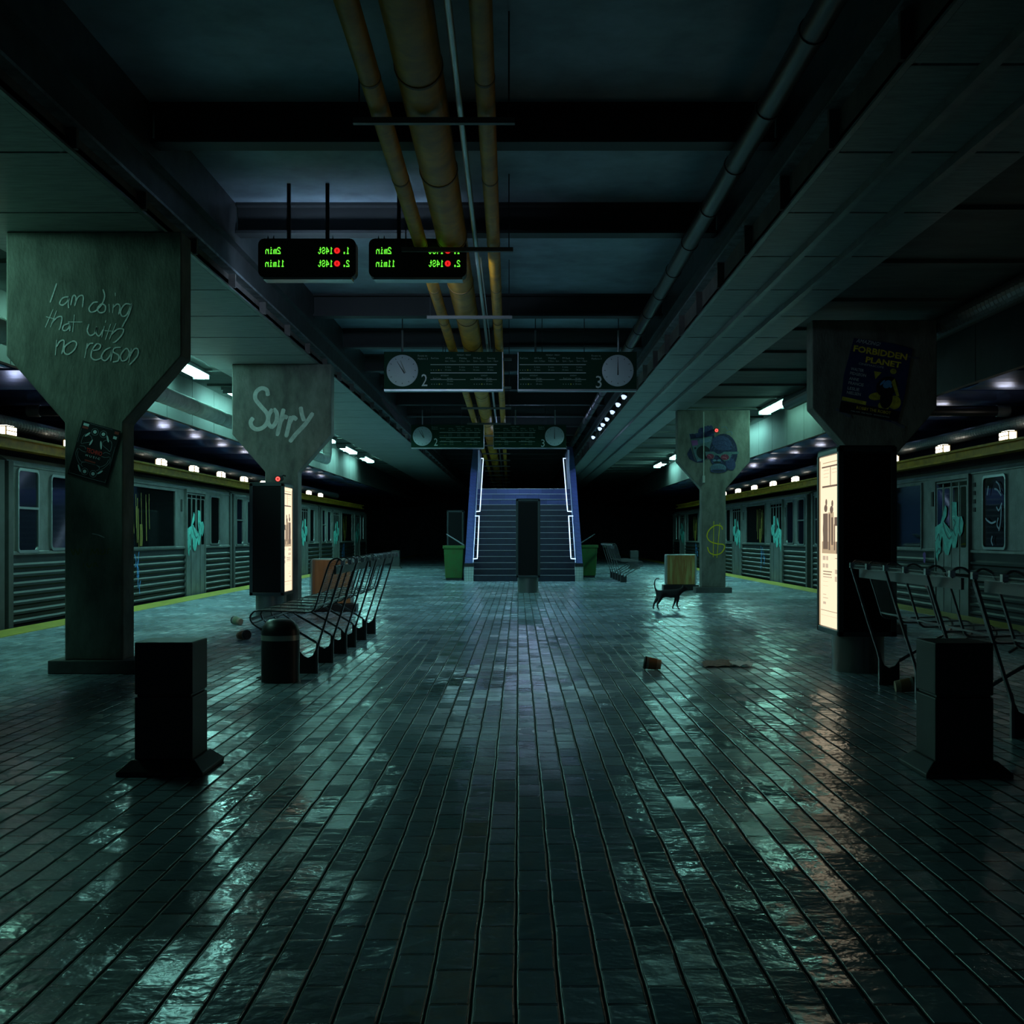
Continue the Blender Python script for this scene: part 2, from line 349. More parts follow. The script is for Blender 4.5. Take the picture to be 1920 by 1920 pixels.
# low soffits beside the deck, made of sheet panels with open joints
def soffit(x0, x1, z, name):
    b = MB(); d = 10.9 - 1.48*8
    while d < D1-1.5:
        b.box(x0, x1, d+0.018, d+1.462, z, z+0.02); d += 1.48
    b.box(x0, x1, D0, D1, z+0.035, z+0.1)
    return struct(b, name, PANEL)
soffit(-4.6, -3.0, 3.70, 'ceiling'); soffit(2.13, 3.38, 3.70, 'ceiling')
def girder(xs, sgn, zt, n0):
    # web with stiffeners facing the middle, flanges above
    b = MB(); b.box(min(xs, xs-sgn*0.05), max(xs, xs-sgn*0.05), D0, D1, 3.702, zt)
    d = 10.9 - 1.48*8
    while d < D1: b.box(min(xs, xs+sgn*0.07), max(xs, xs+sgn*0.07), d-0.02, d+0.02, 3.72, zt); d += 1.48
    struct(b, 'trim_%d' % n0, mat('girder_web', (0.10,0.09,0.085), .7, var=.3, vscale=3))
    b = MB(); b.box(min(xs-sgn*0.05, xs+sgn*0.09), max(xs-sgn*0.05, xs+sgn*0.09), D0, D1, zt, zt+0.025)
    struct(b, 'trim_%d' % (n0+1), mat('worn_flange_edge', (0.30, 0.34, 0.36), 0.35, metal=0.6, var=0.5, vscale=6))
    b = MB(); b.box(min(xs, xs+sgn*0.05), max(xs, xs+sgn*0.05), D0, D1, zt+0.025, 4.50); b.box(min(xs-sgn*.05, xs+sgn*0.12), max(xs-sgn*.05, xs+sgn*0.12), D0, D1, 4.14, 4.18)
    b.box(min(xs-sgn*.05, xs+sgn*0.05), max(xs-sgn*.05, xs+sgn*0.05), D0, D1, 4.50, 4.64)
    struct(b, 'trim_%d' % (n0+2), STEEL)
    # light bottom flange
    b = MB(); b.box(min(xs-sgn*0.03, xs+sgn*0.04), max(xs-sgn*0.03, xs+sgn*0.04), D0, D1, 3.702, 3.722); struct(b, 'trim_%d' % (n0+3), STEELM)
girder(-3.0, 1, 3.86, 40); girder(2.13, -1, 3.98, 44)
for i, x in enumerate((2.52, 2.94, 3.36)):
    b = MB(); b.box(x-0.03, x+0.03, D0, D1, 3.64 if i < 2 else 3.702, 3.70 if i < 2 else 3.84); struct(b, 'trim_%d' % (50+i), STEELM)
# outer ceilings over the platform edges, fascia and track ceilings
for sg, nm in ((-1, 0), (1, 1)):
    xi = -4.6 if sg < 0 else 3.38; xo = sg*5.65
    b = MB(); b.box(min(xi, xo), max(xi, xo), D0, D1, 3.84, 3.92); struct(b, 'ceiling', OUTER)
    b = MB(); d = D0
    while d < D1: b.box(min(xo, xo+sg*0.08), max(xo, xo+sg*0.08), d, d+1.46, 3.06, 3.92); d += 1.48
    struct(b, 'trim_%d' % (60+nm), mat('fascia_board', (.024,.03,.027), .7, var=.3, vscale=2))
    b = MB(); b.box(min(xo+sg*.09, sg*10.2), max(xo+sg*.09, sg*10.2), D0, D1, 3.3, 3.4); struct(b, 'ceiling', STEEL)
    b = MB(); d = D0
    while d < 55: b.prism([(d+1.5*k/12., 3.16-.13*math.sin(PI*k/12.)) for k in range(13)]+[(d+1.5, 3.25), (d, 3.25)], 'x', min(xo+sg*.1, sg*10.1), max(xo+sg*.1, sg*10.1)); d += 2.0
    struct(b, 'ceiling', SLAT)
# small ceiling battens between the outer ceiling and the soffits
b = MB()
k = 4.0
while k < 50: b.box(3.45, 5.5, k, k+0.07, 3.80, 3.84); b.box(-5.5, -4.65, k, k+0.07, 3.80, 3.84); k += 1.9
struct(b, 'trim_62', OUTER)

# ------------------------------------------------------------------ pillars
def pillar(px_c, d, label, ztop=3.699):
    xc = (px_c - VX) * d / F; th = 0.29
    r = empty('concrete_pillar', (xc, d+0.02, 0), label, 'pillar', 'flared concrete pillars')
    b = MB(); b.prism([(xc-.245, .11), (xc-.245, 2.10), (xc-.735, 2.66), (xc-.735, ztop), (xc+.735, ztop), (xc+.735, 2.66), (xc+.245, 2.10), (xc+.245, .11)], 'y', d, d+th)
    b.build('shaft', CONC, r, bevel=0.012)
    b = MB(); b.box(xc-.365, xc+.365, d-.06, d+th+.06, 0, .112); b.build('plinth', CONCD, r, bevel=0.008)
    return r
P1 = pillar(176, 10.0, 'nearest flared concrete pillar, chalked with a three-line sentence, at left')
P2 = pillar(528, 17.7, 'flared concrete pillar with Sorry sprayed on its head')
P3 = pillar(1640, 14.1, 'dark flared concrete pillar behind the large lit kiosk on the right')
P4 = pillar(1338, 24.2, 'flared concrete pillar with gorilla mural and yellow dollar sign')

CHALK = mat('chalk_white', (0.75, 0.85, 0.85), 0.9, var=0.35, vscale=40)
SPRAY = mat('white_spray_paint', (0.55, 0.6, 0.54), 0.8, var=0.2, vscale=12)
YSP = mat('yellow_spray_paint', (0.75, 0.62, 0.01), 0.8)
OLV = mat('faded_olive_paint', (0.17, 0.17, 0.06), 0.9)
S1 = [[(425,445),(400,520),(375,590)],
 [(515,545),(470,555),(447,595),(470,608),(505,580),(518,545),(512,600),(515,632)],
 [(530,610),(545,545),(560,535),(570,560),(560,615)],[(562,600),(585,550),(610,535),(625,550),(618,625)],
 [(735,585),(700,590),(668,630),(680,660),(720,650),(765,600),(785,540),(772,490)],
 [(745,610),(730,640),(750,665),(785,655),(790,615),(765,600),(745,610)],
 [(817,600),(822,665)],[(864,515),(866,540)],[(850,600),(845,668)],[(850,625),(880,600),(900,620),(890,680)],
 [(985,605),(940,600),(905,650),(915,690),(950,680),(988,600),(965,680),(930,745),(915,775)],
 [(398,640),(340,775)],[(345,695),(420,715)],[(425,650),(378,775)],[(390,740),(430,700),(465,700),(450,780),(440,790)],
 [(520,745),(480,760),(470,790),(490,800),(515,780),(530,745),(522,805)],
 [(558,680),(545,810)],[(510,735),(618,735)],
 [(668,750),(655,800),(675,835),(710,820),(725,770),(720,815),(745,840),(775,790)],
 [(783,765),(762,850)],[(795,720),(790,740)],[(830,750),(790,870)],[(785,800),(850,805)],
 [(870,745),(820,865)],[(835,830),(880,790),(925,790),(915,830),(870,880),(845,890)],
 [(425,870),(415,985)],[(425,920),(450,880),(480,875),(475,930),(462,975)],
 [(540,880),(490,915),(482,960),(510,978),(555,945),(575,900),(560,880),(540,880)],
 [(655,895),(635,1005)],[(645,940),(670,900),(700,895)],
 [(690,950),(740,940),(755,910),(725,900),(690,950),(685,1000),(720,1020),(770,1000)],
 [(830,925),(785,950),(760,1000),(790,1025),(830,980),(845,930),(830,1030)],
 [(905,925),(860,930),(850,960),(890,985),(885,1025),(845,1035)],
 [(935,940),(905,985),(915,1025),(950,1015),(970,965),(955,935),(935,940)],
 [(985,935),(965,1040)],[(970,1000),(1005,940),(1035,940),(1030,990),(970,1058)]]
strokes(scal(S1, 0, 420, .25), 0.0115, 9.997, CHALK, P1)
# faint olive writing lower on the same pillar (too worn to read)
S1b = [[(530,1070),(550,1120),(565,1080),(585,1120),(600,1070)],[(612,1075),(612,1110)],[(680,1125),(690,1080),(710,1110),(730,1075),(738,1120)],[(760,1080),(755,1115),(785,1110),(785,1075)],
  [(810,1075),(808,1115)],[(808,1078),(850,1078)],[(630,1180),(625,1215)],[(650,1185),(668,1215),(690,1185)],[(700,1215),(712,1180),(735,1212)]]
strokes(scal(S1b, 0, 760, .25), 0.012, 9.997, OLV, P1)
strokes([[(172,1000.5),(184,1003),(196,1008)]], 0.008, 9.997, CHALK, P1, 'scratch')
S2 = [[(650,1290),(640,1245),(600,1232),(562,1260),(555,1310),(598,1368),(640,1418),(650,1470),(620,1520),(570,1540),(532,1522),(520,1485),(540,1452)],
 [(685,1388),(658,1430),(652,1490),(680,1522),(712,1480),(716,1420),(690,1385)],
 [(768,1385),(752,1450),(718,1590)],[(745,1480),(770,1445),(798,1455)],
 [(822,1440),(806,1510),(785,1600)],[(808,1500),(838,1450),(866,1470)],
 [(895,1370),(905,1430),(922,1478)],[(988,1415),(930,1500),(860,1575),(812,1636)]]
strokes(scal(S2, 340, 420, .25), 0.062, 17.697, SPRAY, P2)
S4 = [[(1110,1105),(1100,1075),(1050,1070),(1000,1110),(985,1160),(1010,1200),(1070,1220),(1115,1225),(1128,1250),(1100,1295),(1050,1310),(1005,1290),(988,1245)],
 [(1040,1035),(1035,1330)],[(1090,1050),(1065,1335)]]
strokes(scal(S4, 1100, 740, .2292), 0.022, 24.197, YSP, P4)
b = MB(); b.tube([W(1319.5, 772, 24.17), W(1319.5, 892, 24.17)], 0.008, 6); b.box(*[W(1317.5,0,24.17).x, W(1321.5,0,24.17).x], 24.14, 24.2, W(0,905,24.17).z, W(0,892,24.17).z)
b.build('conduit', mat('pale_cable', (0.45, 0.5, 0.45), 0.6), P4)

# gorilla mural: flat painted shapes on the head of the far right pillar
def gz(lst): return [[(1280+x*.0677, 780+y*.0677) for x, y in pl] for pl in lst]
GN = mat('mural_navy', (0.016, 0.02, 0.06), 0.9, var=0.4, vscale=25); GB = mat('mural_blue', (0.034, 0.046, 0.125), 0.9, var=0.3, vscale=30)
GL = mat('mural_pale_blue', (0.10, 0.17, 0.24), 0.9, var=0.25, vscale=30); GT = mat('mural_teal', (0.075, 0.13, 0.15), 0.9, var=0.2, vscale=20)
GP = mat('mural_pink', (0.22, 0.07, 0.22), 0.9); GR = mat('mural_dark_red', (0.15, 0.02, 0.05), 0.9); GK = mat('mural_black', (0.012, 0.015, 0.018), 0.9)
D4 = 24.196
flatpoly(gz([[(120,1050),(220,860),(330,1200),(380,1290),(180,1190)], [(180,490),(470,500),(870,440),(900,900),(560,1290),(380,1290),(300,1050)]]), D4, GN, P4, 'mural')
flatpoly(gz([[(215,640),(820,560),(830,900),(520,1240),(400,1270),(300,1000)]]), D4-.002, GT, P4, 'mural')
flatpoly(gz([ellipse(570,1005,190,185), ellipse(350,890,28,28)]), D4-.003, GK, P4, 'mural')
flatpoly(gz([[(230,680),(405,660),(430,800),(270,830)]]), D4-.0035, GP, P4, 'mural')
flatpoly(gz([[(460,640),(800,590),(790,700),(480,770)], [(440,1180),(540,1230),(400,1270)]]), D4-.0036, GL, P4, 'mural')
flatpoly(gz([ellipse(520,430,90,110,a=.3), ellipse(610,390,70,110,a=.2), ellipse(700,370,65,110), ellipse(785,360,60,105), [(350,480),(870,430),(880,540),(380,600)]]), D4-.004, GB, P4, 'mural')
flatpoly(gz([ellipse(1130,1010,390,520)]), D4-.006, GN, P4, 'mural')
flatpoly(gz([ellipse(1080,740,270,190,a=.2), ellipse(1150,900,220,50), ellipse(1330,1330,130,180,a=-.3), ellipse(940,1270,150,60)]), D4-.0072, GB, P4, 'mural')
flatpoly(gz([ellipse(985,1440,220,120), ellipse(880,1230,50,30), ellipse(1010,1230,50,30)]), D4-.009, GL, P4, 'mural')
flatpoly(gz([ellipse(990,1520,230,50)]), D4-.0105, GB, P4, 'mural')
flatpoly(gz([ellipse(985,1520,170,18), ellipse(960,1285,110,28)]), D4-.0115, GK, P4, 'mural')
flatpoly(gz([[(620,990),(860,985),(960,1050),(1040,1050),(1150,990),(1560,990),(1540,1050),(1370,1060),(1290,1220),(1150,1260),(1060,1180),(980,1090),(900,1090),(860,1190),(700,1200),(640,1100)]]), D4-.0125, GT, P4, 'mural')
flatpoly(gz([ellipse(765,1120,105,75), ellipse(1170,1140,115,80)]), D4-.0135, GR, P4, 'mural')
strokes(gz([[(700,1080),(770,1110),(790,1160)],[(1100,1140),(1200,1150),(1210,1200)],[(1190,1060),(1190,1100)]]), 0.010, D4-.0145, mat('mural_rose', (0.5,0.12,0.15), .9), P4, 'mural')
strokes(gz([[(1060,320),(1190,300),(1240,380)],[(1190,460),(1340,430),(1370,520)],[(190,500),(350,470)],[(185,500),(215,640)]]), 0.012, D4-.006, GL, P4, 'mural')

FUR = mat('mural_fur_line', (0.055, 0.075, 0.17), .9)
rnd_ = random.Random(3); st = []
for k in range(34):
    a = rnd_.uniform(-.9, 1.2)*PI; q = rnd_.uniform(.45, .95); x, y = 1130+360*q*math.cos(a), 1000+490*q*math.sin(a)
    if y > 950 and x < 1300: continue
    st.append([(x, y), (x+35*math.sin(a), y-35*math.cos(a)), (x+75*math.sin(a+.25), y-75*math.cos(a+.25))])
strokes(gz(st), .010, D4-.0085, FUR, P4, 'mural')
strokes(gz([[(x, 1360), (x+(x-985)*.15, 1420), (x+(x-985)*.25, 1480)] for x in range(820, 1160, 38)] + [[(880,740),(1000,690),(1150,680),(1290,740)],[(900,820),(1050,790),(1250,840)],[(850,900),(960,930)]]), .006, D4-.0125, GN, P4, 'mural')

# ------------------------------------------------------------------ posters
class Frame2:       # a tilted sheet on a wall that faces the viewer
    def __init__(s, cx, cy, d, w, h, tilt):
        s.c = W(cx, cy, d); s.w = w; s.h = h; a = math.radians(tilt)
        s.R = Vector((math.cos(a), 0, -math.sin(a))); s.U = Vector((math.sin(a), 0, math.cos(a)))
    def P(s, u, v, lift=0.0): return s.c + s.R*(u-.5)*s.w + s.U*(v-.5)*s.h + Vector((0, -lift, 0))
def sheet(fr, name, m, label, cat, pts=None, th=0.004):
    pts = pts or [(0,0),(1,0),(1,1),(0,1)]
    root = empty(name, fr.c, label, cat)
    b = MB(); n = len(pts)
    b.add([fr.P(u, v, 0) for u, v in pts] + [fr.P(u, v, th) for u, v in pts], [tuple(range(n)), tuple(range(2*n-1, n-1, -1))] + [(i, (i+1) % n, n+(i+1) % n, n+i) for i in range(n)])
    b.build('sheet', m, root); return root
def fpoly(fr, lst, m, parent, name, lift):
    b = MB()
    for i, pl in enumerate(lst): b.add([fr.P(u, v, lift+i*.0003) for u, v in pl], [tuple(range(len(pl)))])
    return b.build(name, m, parent)
def fstroke(fr, lst, wd, m, parent, name, lift):
    class C:
        n = Vector((0, -1, 0))
        def __call__(s, p): return fr.P(p.x, p.y, lift)
    return strokes([[(a, b_) for a, b_ in st] for st in lst], wd, 0, m, parent, name, conv=C())
INK = mat('poster_black', (0.012, 0.013, 0.017), 0.6, spec=.2); INKR = mat('poster_red', (0.95, 0.04, 0.03), 0.6)
INKW = mat('poster_pale_ink', (0.6, 0.75, 0.8), 0.7); INKG = mat('poster_grey_line', (0.26, 0.32, 0.36), 0.7)
fr = Frame2(176.8, 848.7, 9.99, .332, .468, 15.8)
tp = sheet(fr, 'poster', INK, 'small tilted black poster with red TECHNO MUSIC lettering on the nearest pillar', 'poster')
L_ = .0045
text('TECHNO', INKR, tp, fr.P(.5, .475, L_), fr.R, fr.U, .036, .135, anchor='c', bold=.01)
text('M U S I C', INKW, tp, fr.P(.5, .40, L_), fr.R, fr.U, .017, .125, anchor='c', bold=.01)
fpoly(fr, [[(.32,.315),(.60,.315),(.60,.345),(.32,.345)], [(.04,.87),(.19,.87),(.19,.91),(.04,.91)], [(.86,.92),(.97,.92),(.97,.97),(.86,.97)]], mat('poster_dull_red', (0.3,0.03,0.02), .6), tp, 'print', L_)
fpoly(fr, [[(.05,.92),(.19,.92),(.19,.965),(.05,.965)], [(.86,.83),(.95,.83),(.95,.88),(.86,.88)],
   ellipse(.38,.86,.045,.032), ellipse(.60,.86,.045,.032), ellipse(.40,.13,.045,.032), ellipse(.62,.13,.045,.032),
   ellipse(.22,.78,.07,.02,a=.7), ellipse(.74,.80,.07,.02,a=-.9), ellipse(.25,.16,.08,.018,a=-.8), ellipse(.78,.19,.07,.018,a=.6), ellipse(.36,.66,.06,.02,a=1.2), ellipse(.62,.66,.08,.022,a=-1.1)], INKW, tp, 'print', L_)
orn = [ellipse(.38,.86,.085,.06)+[(.465,.86)], ellipse(.60,.86,.085,.06)+[(.685,.86)], ellipse(.40,.13,.085,.06)+[(.485,.13)], ellipse(.62,.13,.085,.06)+[(.705,.13)]]
for mx in (0, 1):
    f2 = (lambda p: (1-p[0], p[1])) if mx else (lambda p: p)
    for st in ([(.12,.72),(.18,.78),(.32,.76),(.36,.68),(.2,.62),(.12,.6),(.12,.72)], [(.1,.55),(.22,.56),(.28,.52)], [(.1,.5),(.2,.47),(.3,.47)], [(.1,.45),(.13,.36),(.26,.28),(.36,.3)],
               [(.08,.5),(.06,.4),(.16,.28),(.24,.22)], [(.3,.3),(.26,.24),(.32,.2)]):
        orn.append([f2(p) for p in st])
orn += [[(.03,.04),(.5,.035),(.97,.04)], [(.03,.09),(.03,.03)], [(.97,.09),(.97,.03)], [(.03,.6),(.03,.85)], [(.97,.35),(.97,.7)], [(.35,.295),(.62,.295)], [(.2,.98),(.8,.98)]]
fstroke(fr, orn, .0028, INKG, tp, 'print', L_)
# large film poster (its picture replaced by plain blue / yellow shapes)
fr = Frame2(1641, 711, 14.09, .745, .90, 9.5)
NV = mat('poster_navy', (0.012, 0.03, 0.12), 0.5, var=.2, vscale=5); PY = mat('poster_yellow', (0.9, 0.66, 0.05), 0.6, var=.3, vscale=14)
PW = mat('poster_faded_white', (0.6, 0.7, 0.7), 0.6); PKH = mat('poster_khaki', (0.55, 0.5, 0.05), 0.6, var=.4, vscale=12)
fp = sheet(fr, 'poster', NV, 'large tilted blue and yellow film poster on the dark right pillar', 'poster',
           pts=[(.03,0),(.5,.01),(.96,-.03),(1,.3),(1.0,.97),(.7,1.0),(.06,.985),(0,.5)])
text('AMAZING!', PW, fp, fr.P(.10, .935, L_), fr.R, fr.U, .045, .29, shear=.3, bold=.01)
text('FORBIDDEN', PY, fp, fr.P(.08, .815, L_), fr.R, fr.U, .07, .64, bold=.035)
text('PLANET', PY, fp, fr.P(.30, .70, L_), fr.R, fr.U, .065, .42, bold=.035)
text('CINEMASCOPE', PW, fp, fr.P(.20, .655, L_), fr.R, fr.U, .022, .30)
for i, s_ in enumerate(('WALTER', 'PIDGEON', 'ANNE', 'FRANCIS', 'LESLIE', 'NIELSEN')):
    text(s_, PW, fp, fr.P(.09, .565-.058*i-.012*(i//2), L_), fr.R, fr.U, .034, (.155, .19, .115, .18, .14, .165)[i], bold=.012)
fpoly(fr, [[(.03,.205),(.42,.19),(.42,.145),(.03,.155)], ellipse(.86,.24,.10,.09), ellipse(.70,.17,.09,.055), ellipse(.56,.28,.12,.05,a=.2), [(.46,.60),(.58,.60),(.50,.50)], [(.80,.55),(.92,.33),(.87,.33),(.76,.5)], ellipse(.76,.64,.05,.035)], PKH, fp, 'print', L_)
fpoly(fr, [ellipse(.70,.43,.17,.13,a=.4), ellipse(.72,.27,.10,.13), [(.02,0.0),(.96,-.0),(.97,.135),(.02,.145)]], INK, fp, 'print', L_+.001)
fpoly(fr, [ellipse(.70,.46,.07,.05,a=.5), ellipse(.62,.47,.015,.05,a=-.7), ellipse(.76,.44,.02,.02)], mat('poster_blue', (0.08,0.35,0.7), .6), fp, 'print', L_+.002)
text('ROBBY THE ROBOT', PY, fp, fr.P(.28, .075, L_+.002), fr.R, fr.U, .035, .41, bold=.01)
text('CYRIL HUME   FRED WILCOX   NICHOLAS NAYFACK', PW, fp, fr.P(.2, .03, L_+.002), fr.R, fr.U, .014, .46)
b = MB()
for u0, v0, u1, v1, wd in ((-.04,.03,.22,-.04,.03), (.86,-.01,1.08,-.06,.03), (.90,.865,1.12,.86,.02)):
    a_, c_ = fr.P(u0, v0, .006), fr.P(u1, v1, .006); t_ = (c_-a_).normalized(); n_ = Vector((-t_.z, 0, t_.x))*wd/2
    b.add([a_+n_, c_+n_, c_-n_, a_-n_], [(0,1,2,3)])
b.build('tape', mat('dusty_tape', (0.10,0.12,0.16), .35), fp)

# ------------------------------------------------------------------ advertising kiosks
BRN = mat('backlit_brown_print', (0.1,0.07,0.05), .6, emit=(.16,.10,.072), estr=1.0)
TAN = mat('backlit_tan_print', (0.1,0.08,0.05), .6, emit=(.50,.36,.22), estr=1.0)
GRY = mat('backlit_grey_print', (0.1,0.1,0.1), .6, emit=(.60,.47,.34), estr=1.0)
def kiosk(xc, d, label, lit=(True, True)):
    r = empty('advertising_kiosk', (xc, d+.35, 0), label, 'advertising kiosk', 'tall advertising kiosks on the platform')
    w, dp, z0, z1 = .245, .72, .31, 1.895
    b = MB()
    b.box(xc-w+.03, xc+w-.03, d+.03, d+dp-.03, z0+.01, z1-.01); b.build('cabinet', BLACKM, r)
    b = MB()
    for sx in (-1, 1):
        for yy in (d, d+dp-.05): b.box(min(xc+sx*w, xc+sx*(w-.05)), max(xc+sx*w, xc+sx*(w-.05)), yy, yy+.05, z0, z1)
        b.box(min(xc+sx*w, xc+sx*(w-.05)), max(xc+sx*w, xc+sx*(w-.05)), d, d+dp, z0, z0+.05); b.box(min(xc+sx*w, xc+sx*(w-.05)), max(xc+sx*w, xc+sx*(w-.05)), d, d+dp, z1-.05, z1)
    b.box(xc-w, xc+w, d, d+.05, z1-.045, z1); b.box(xc-w, xc+w, d, d+.05, z0, z0+.045); b.box(xc-w, xc+w, d+dp-.05, d+dp, z1-.045, z1); b.box(xc-w, xc+w, d+dp-.05, d+dp, z0, z0+.045)
    b.box(xc-w+.01, xc+w-.01, d+.01, d+dp-.01, z1-.004, z1+.012)
    b.build('frame', mat('kiosk_frame', (0.04,0.055,0.06), .4, metal=.4), r, bevel=.008)
    b = MB(); b.box(xc-w+.055, xc+w-.055, d+.012, d+.03, z0+.06, z1-.06); b.build('screen', mat('unlit_screen', (0.004,0.005,0.006), .5, spec=.15), r)
    b = MB(); b.lathe([(.19,0),(.19,.31)], 0, 0, 28)
    b.v = [(xc+x*1.12, d+.3+y*1.45, z) for x, y, z in b.v]
    b.build('base', mat('brushed_kiosk_base', (0.16,0.17,0.17), .28, metal=.7), r, smooth=True)
    for sx, on in zip((-1, 1), lit):
        if not on: continue
        x = xc+sx*(w-.012)
        def q(u, v, l=0): return (x+sx*l, d+.05+(1-u)*(dp-.10), z1-.055-(z1-z0-.11)*v)     # u=1 at the near edge, v from the top
        b = MB(); b.box(min(x, x-sx*.02), max(x, x-sx*.02), d+.05, d+dp-.05, z0+.055, z1-.055)
        lp = b.build('light_panel', PAPER, r)
        def rects(lst, m, l):
            b = MB()
            for (u0, u1, v0, v1) in lst: b.add([q(u0,v0,l), q(u1,v0,l), q(u1,v1,l), q(u0,v1,l)], [(0,1,2,3)])
            b.build('print', m, lp)
        rects([(0,.08,.02,1), (.5,.78,.33,.53), (.15,1,.50,.57), (.2,1,.035,.04)], TAN, .002)
        rects([(.15,1,.057,.066), (.60,.63,.06,.175), (.17,1,.172,.183), (.22,.48,.335,.545), (.52,.60,.34,.55), (.66,.76,.36,.52), (.82,1,.36,.41), (.8,.86,.4,.55), (.92,1,.5,.57), (.22,.7,.674,.679), (.22,.66,.690,.695), (.1,1,.905,.908), (.85,1,.595,.598)], BRN, .003)
        rects([(.2,.36,.585,.61), (.39,.5,.585,.61), (.2,.33,.63,.655), (.36,.5,.63,.655), (.22,.7,.705,.712), (.85,.98,.66,.685), (.85,.95,.7,.73), (.22,.4,.81,.815), (.22,.5,.83,.835), (.22,.38,.855,.87), (.25,.55,.08,.083), (.25,.55,.1,.103), (.25,.5,.12,.123), (.7,.95,.08,.083), (.7,.95,.1,.103), (.1,1,.935,.937), (.22,.5,.735,.737), (.22,.5,.76,.762)], GRY, .003)
        b = MB()
        for (u, v, ru, rv) in ((.37,.305,.09,.022), (.68,.315,.09,.022), (.4,.27,.05,.02), (.72,.28,.05,.02), (.35,.43,.14,.09)):
            b.add([q(u+ru*math.cos(t), v+rv*math.sin(t), .004) for t in [2*PI*k/14 for k in range(14)]], [tuple(range(14))])
        b.build('print', BRN, lp)
    return r
kiosk(2.91, 9.95, 'large kiosk at right with bright sepia poster on its side and dark front')
kiosk(-3.54, 16.8, 'kiosk with bright lit side in front of the Sorry pillar')
kiosk(.195, 24.1, 'dark unlit kiosk standing alone in front of the stairs', (False, False))
kiosk(-1.85, 35.0, 'dim far kiosk behind the green bin left of the stairs', (False, False))

# ------------------------------------------------------------------ hanging displays, signs, pipes
GL5 = {'1': ('00100','01100','00100','00100','00100','00100','01110'), '2': ('01110','10001','00001','00110','01000','10000','11111'), '4': ('00010','00110','01010','10010','11111','00010','00010'),
 'S': ('01110','10001','10000','01110','00001','10001','01110'), 't': ('01000','01000','11100','01000','01000','01001','00110'), 'm': ('00000','00000','11010','10101','10101','10101','10101'),
 'i': ('00100','00000','01100','00100','00100','00100','01110'), 'n': ('00000','00000','10110','11001','10001','10001','10001'), '.': ('00000','00000','00000','00000','00000','01100','01100')}
def led_text(s_, m, parent, x, y, z, hh, cw):       # runs towards -x as the display shows it
    b = MB(); p = hh/7.0; q = cw/6.0
    for i, ch in enumerate(s_):
        for r_, row in enumerate(GL5[ch]):
            for c_, v in enumerate(row):
                if v == '1':
                    xa = x - i*cw - c_*q
                    b.box(xa-q*1.0, xa+q*.12, y-.003, y, z+hh-(r_+1)*p, z+hh-r_*p+p*.08)
    return b.build('lettering', m, parent)
def led_display(cx, d, zc, label):
    r = empty('departure_display', (cx, d, zc), label, 'departure display', 'hanging green LED departure displays')
    w, h = .478, .190
    pts = []
    for sx, sz, a0 in ((1,1,0), (-1,1,90), (-1,-1,180), (1,-1,270)):
        for k in range(5):
            a = math.radians(a0+k*22.5); pts.append((cx+sx*(w-.06)+.06*math.cos(a), zc+sz*(h-.06)+.06*math.sin(a)))
    b = MB(); b.prism(pts, 'y', d, d+.16); b.build('housing', BLACK, r)
    b = MB(); b.box(cx-w+.05, cx+w-.04, d-.005, d+.16, zc-h-.022, zc-h-.001); b.build('bottom_strip', GALV, r)
    for x in (cx-.19, cx+.19):
        b = MB(); b.box(x-.018, x+.018, d+.06, d+.09, zc+h, 4.62); b.build('hanger', BLACKM, r)
    b = MB()
    for x in (-.385, -.33, .25): b.lathe([(.008, 0), (.0008, .035)], cx+x, d+.02, 6, cz=zc+h)
    b.build('spike', BLACK, r)
    k = 1/191.45
    def X(px): return cx + (px-575.5)*k
    def Z(py): return zc - (py-483.5)*k
    Rm = Vector((-1,0,0)); U = Vector((0,0,1))
    for i, (a, c) in enumerate((('1.', '2min'), ('2.', '11min'))):
        y = 476.3+24.2*i
        led_text(a, LEDG, r, X(655), d-.001, Z(y), .066, .037)
        led_text('14St', LEDG, r, X(624), d-.001, Z(y), .066, .0375)
        led_text(c, LEDG, r, X(526 if i == 0 else 533), d-.001, Z(y), .066, .0385)
        b = MB(); b.lathe([(.029, -.002), (.029, .004)], X(632), d-.004, 20, 'y', cz=Z(y-6.2)); dot = b.build('line_dot', LEDR, r)
        b = MB(); b.box(X(632)-.005, X(632)+.005, d-.0075, d-.006, Z(y-6.2)-.012, Z(y-6.2)+.012); b.build('line_number', LEDD, dot)
    return r
led_display(-2.071, 11.7, 3.874, 'left one of two green LED displays with mirrored minutes')
led_display(-.987, 11.7, 3.874, 'green LED display cut across by the yellow pipes')
led_display(.80, 37.0, 4.12, 'tiny far LED display half hidden behind the platform 3 sign')

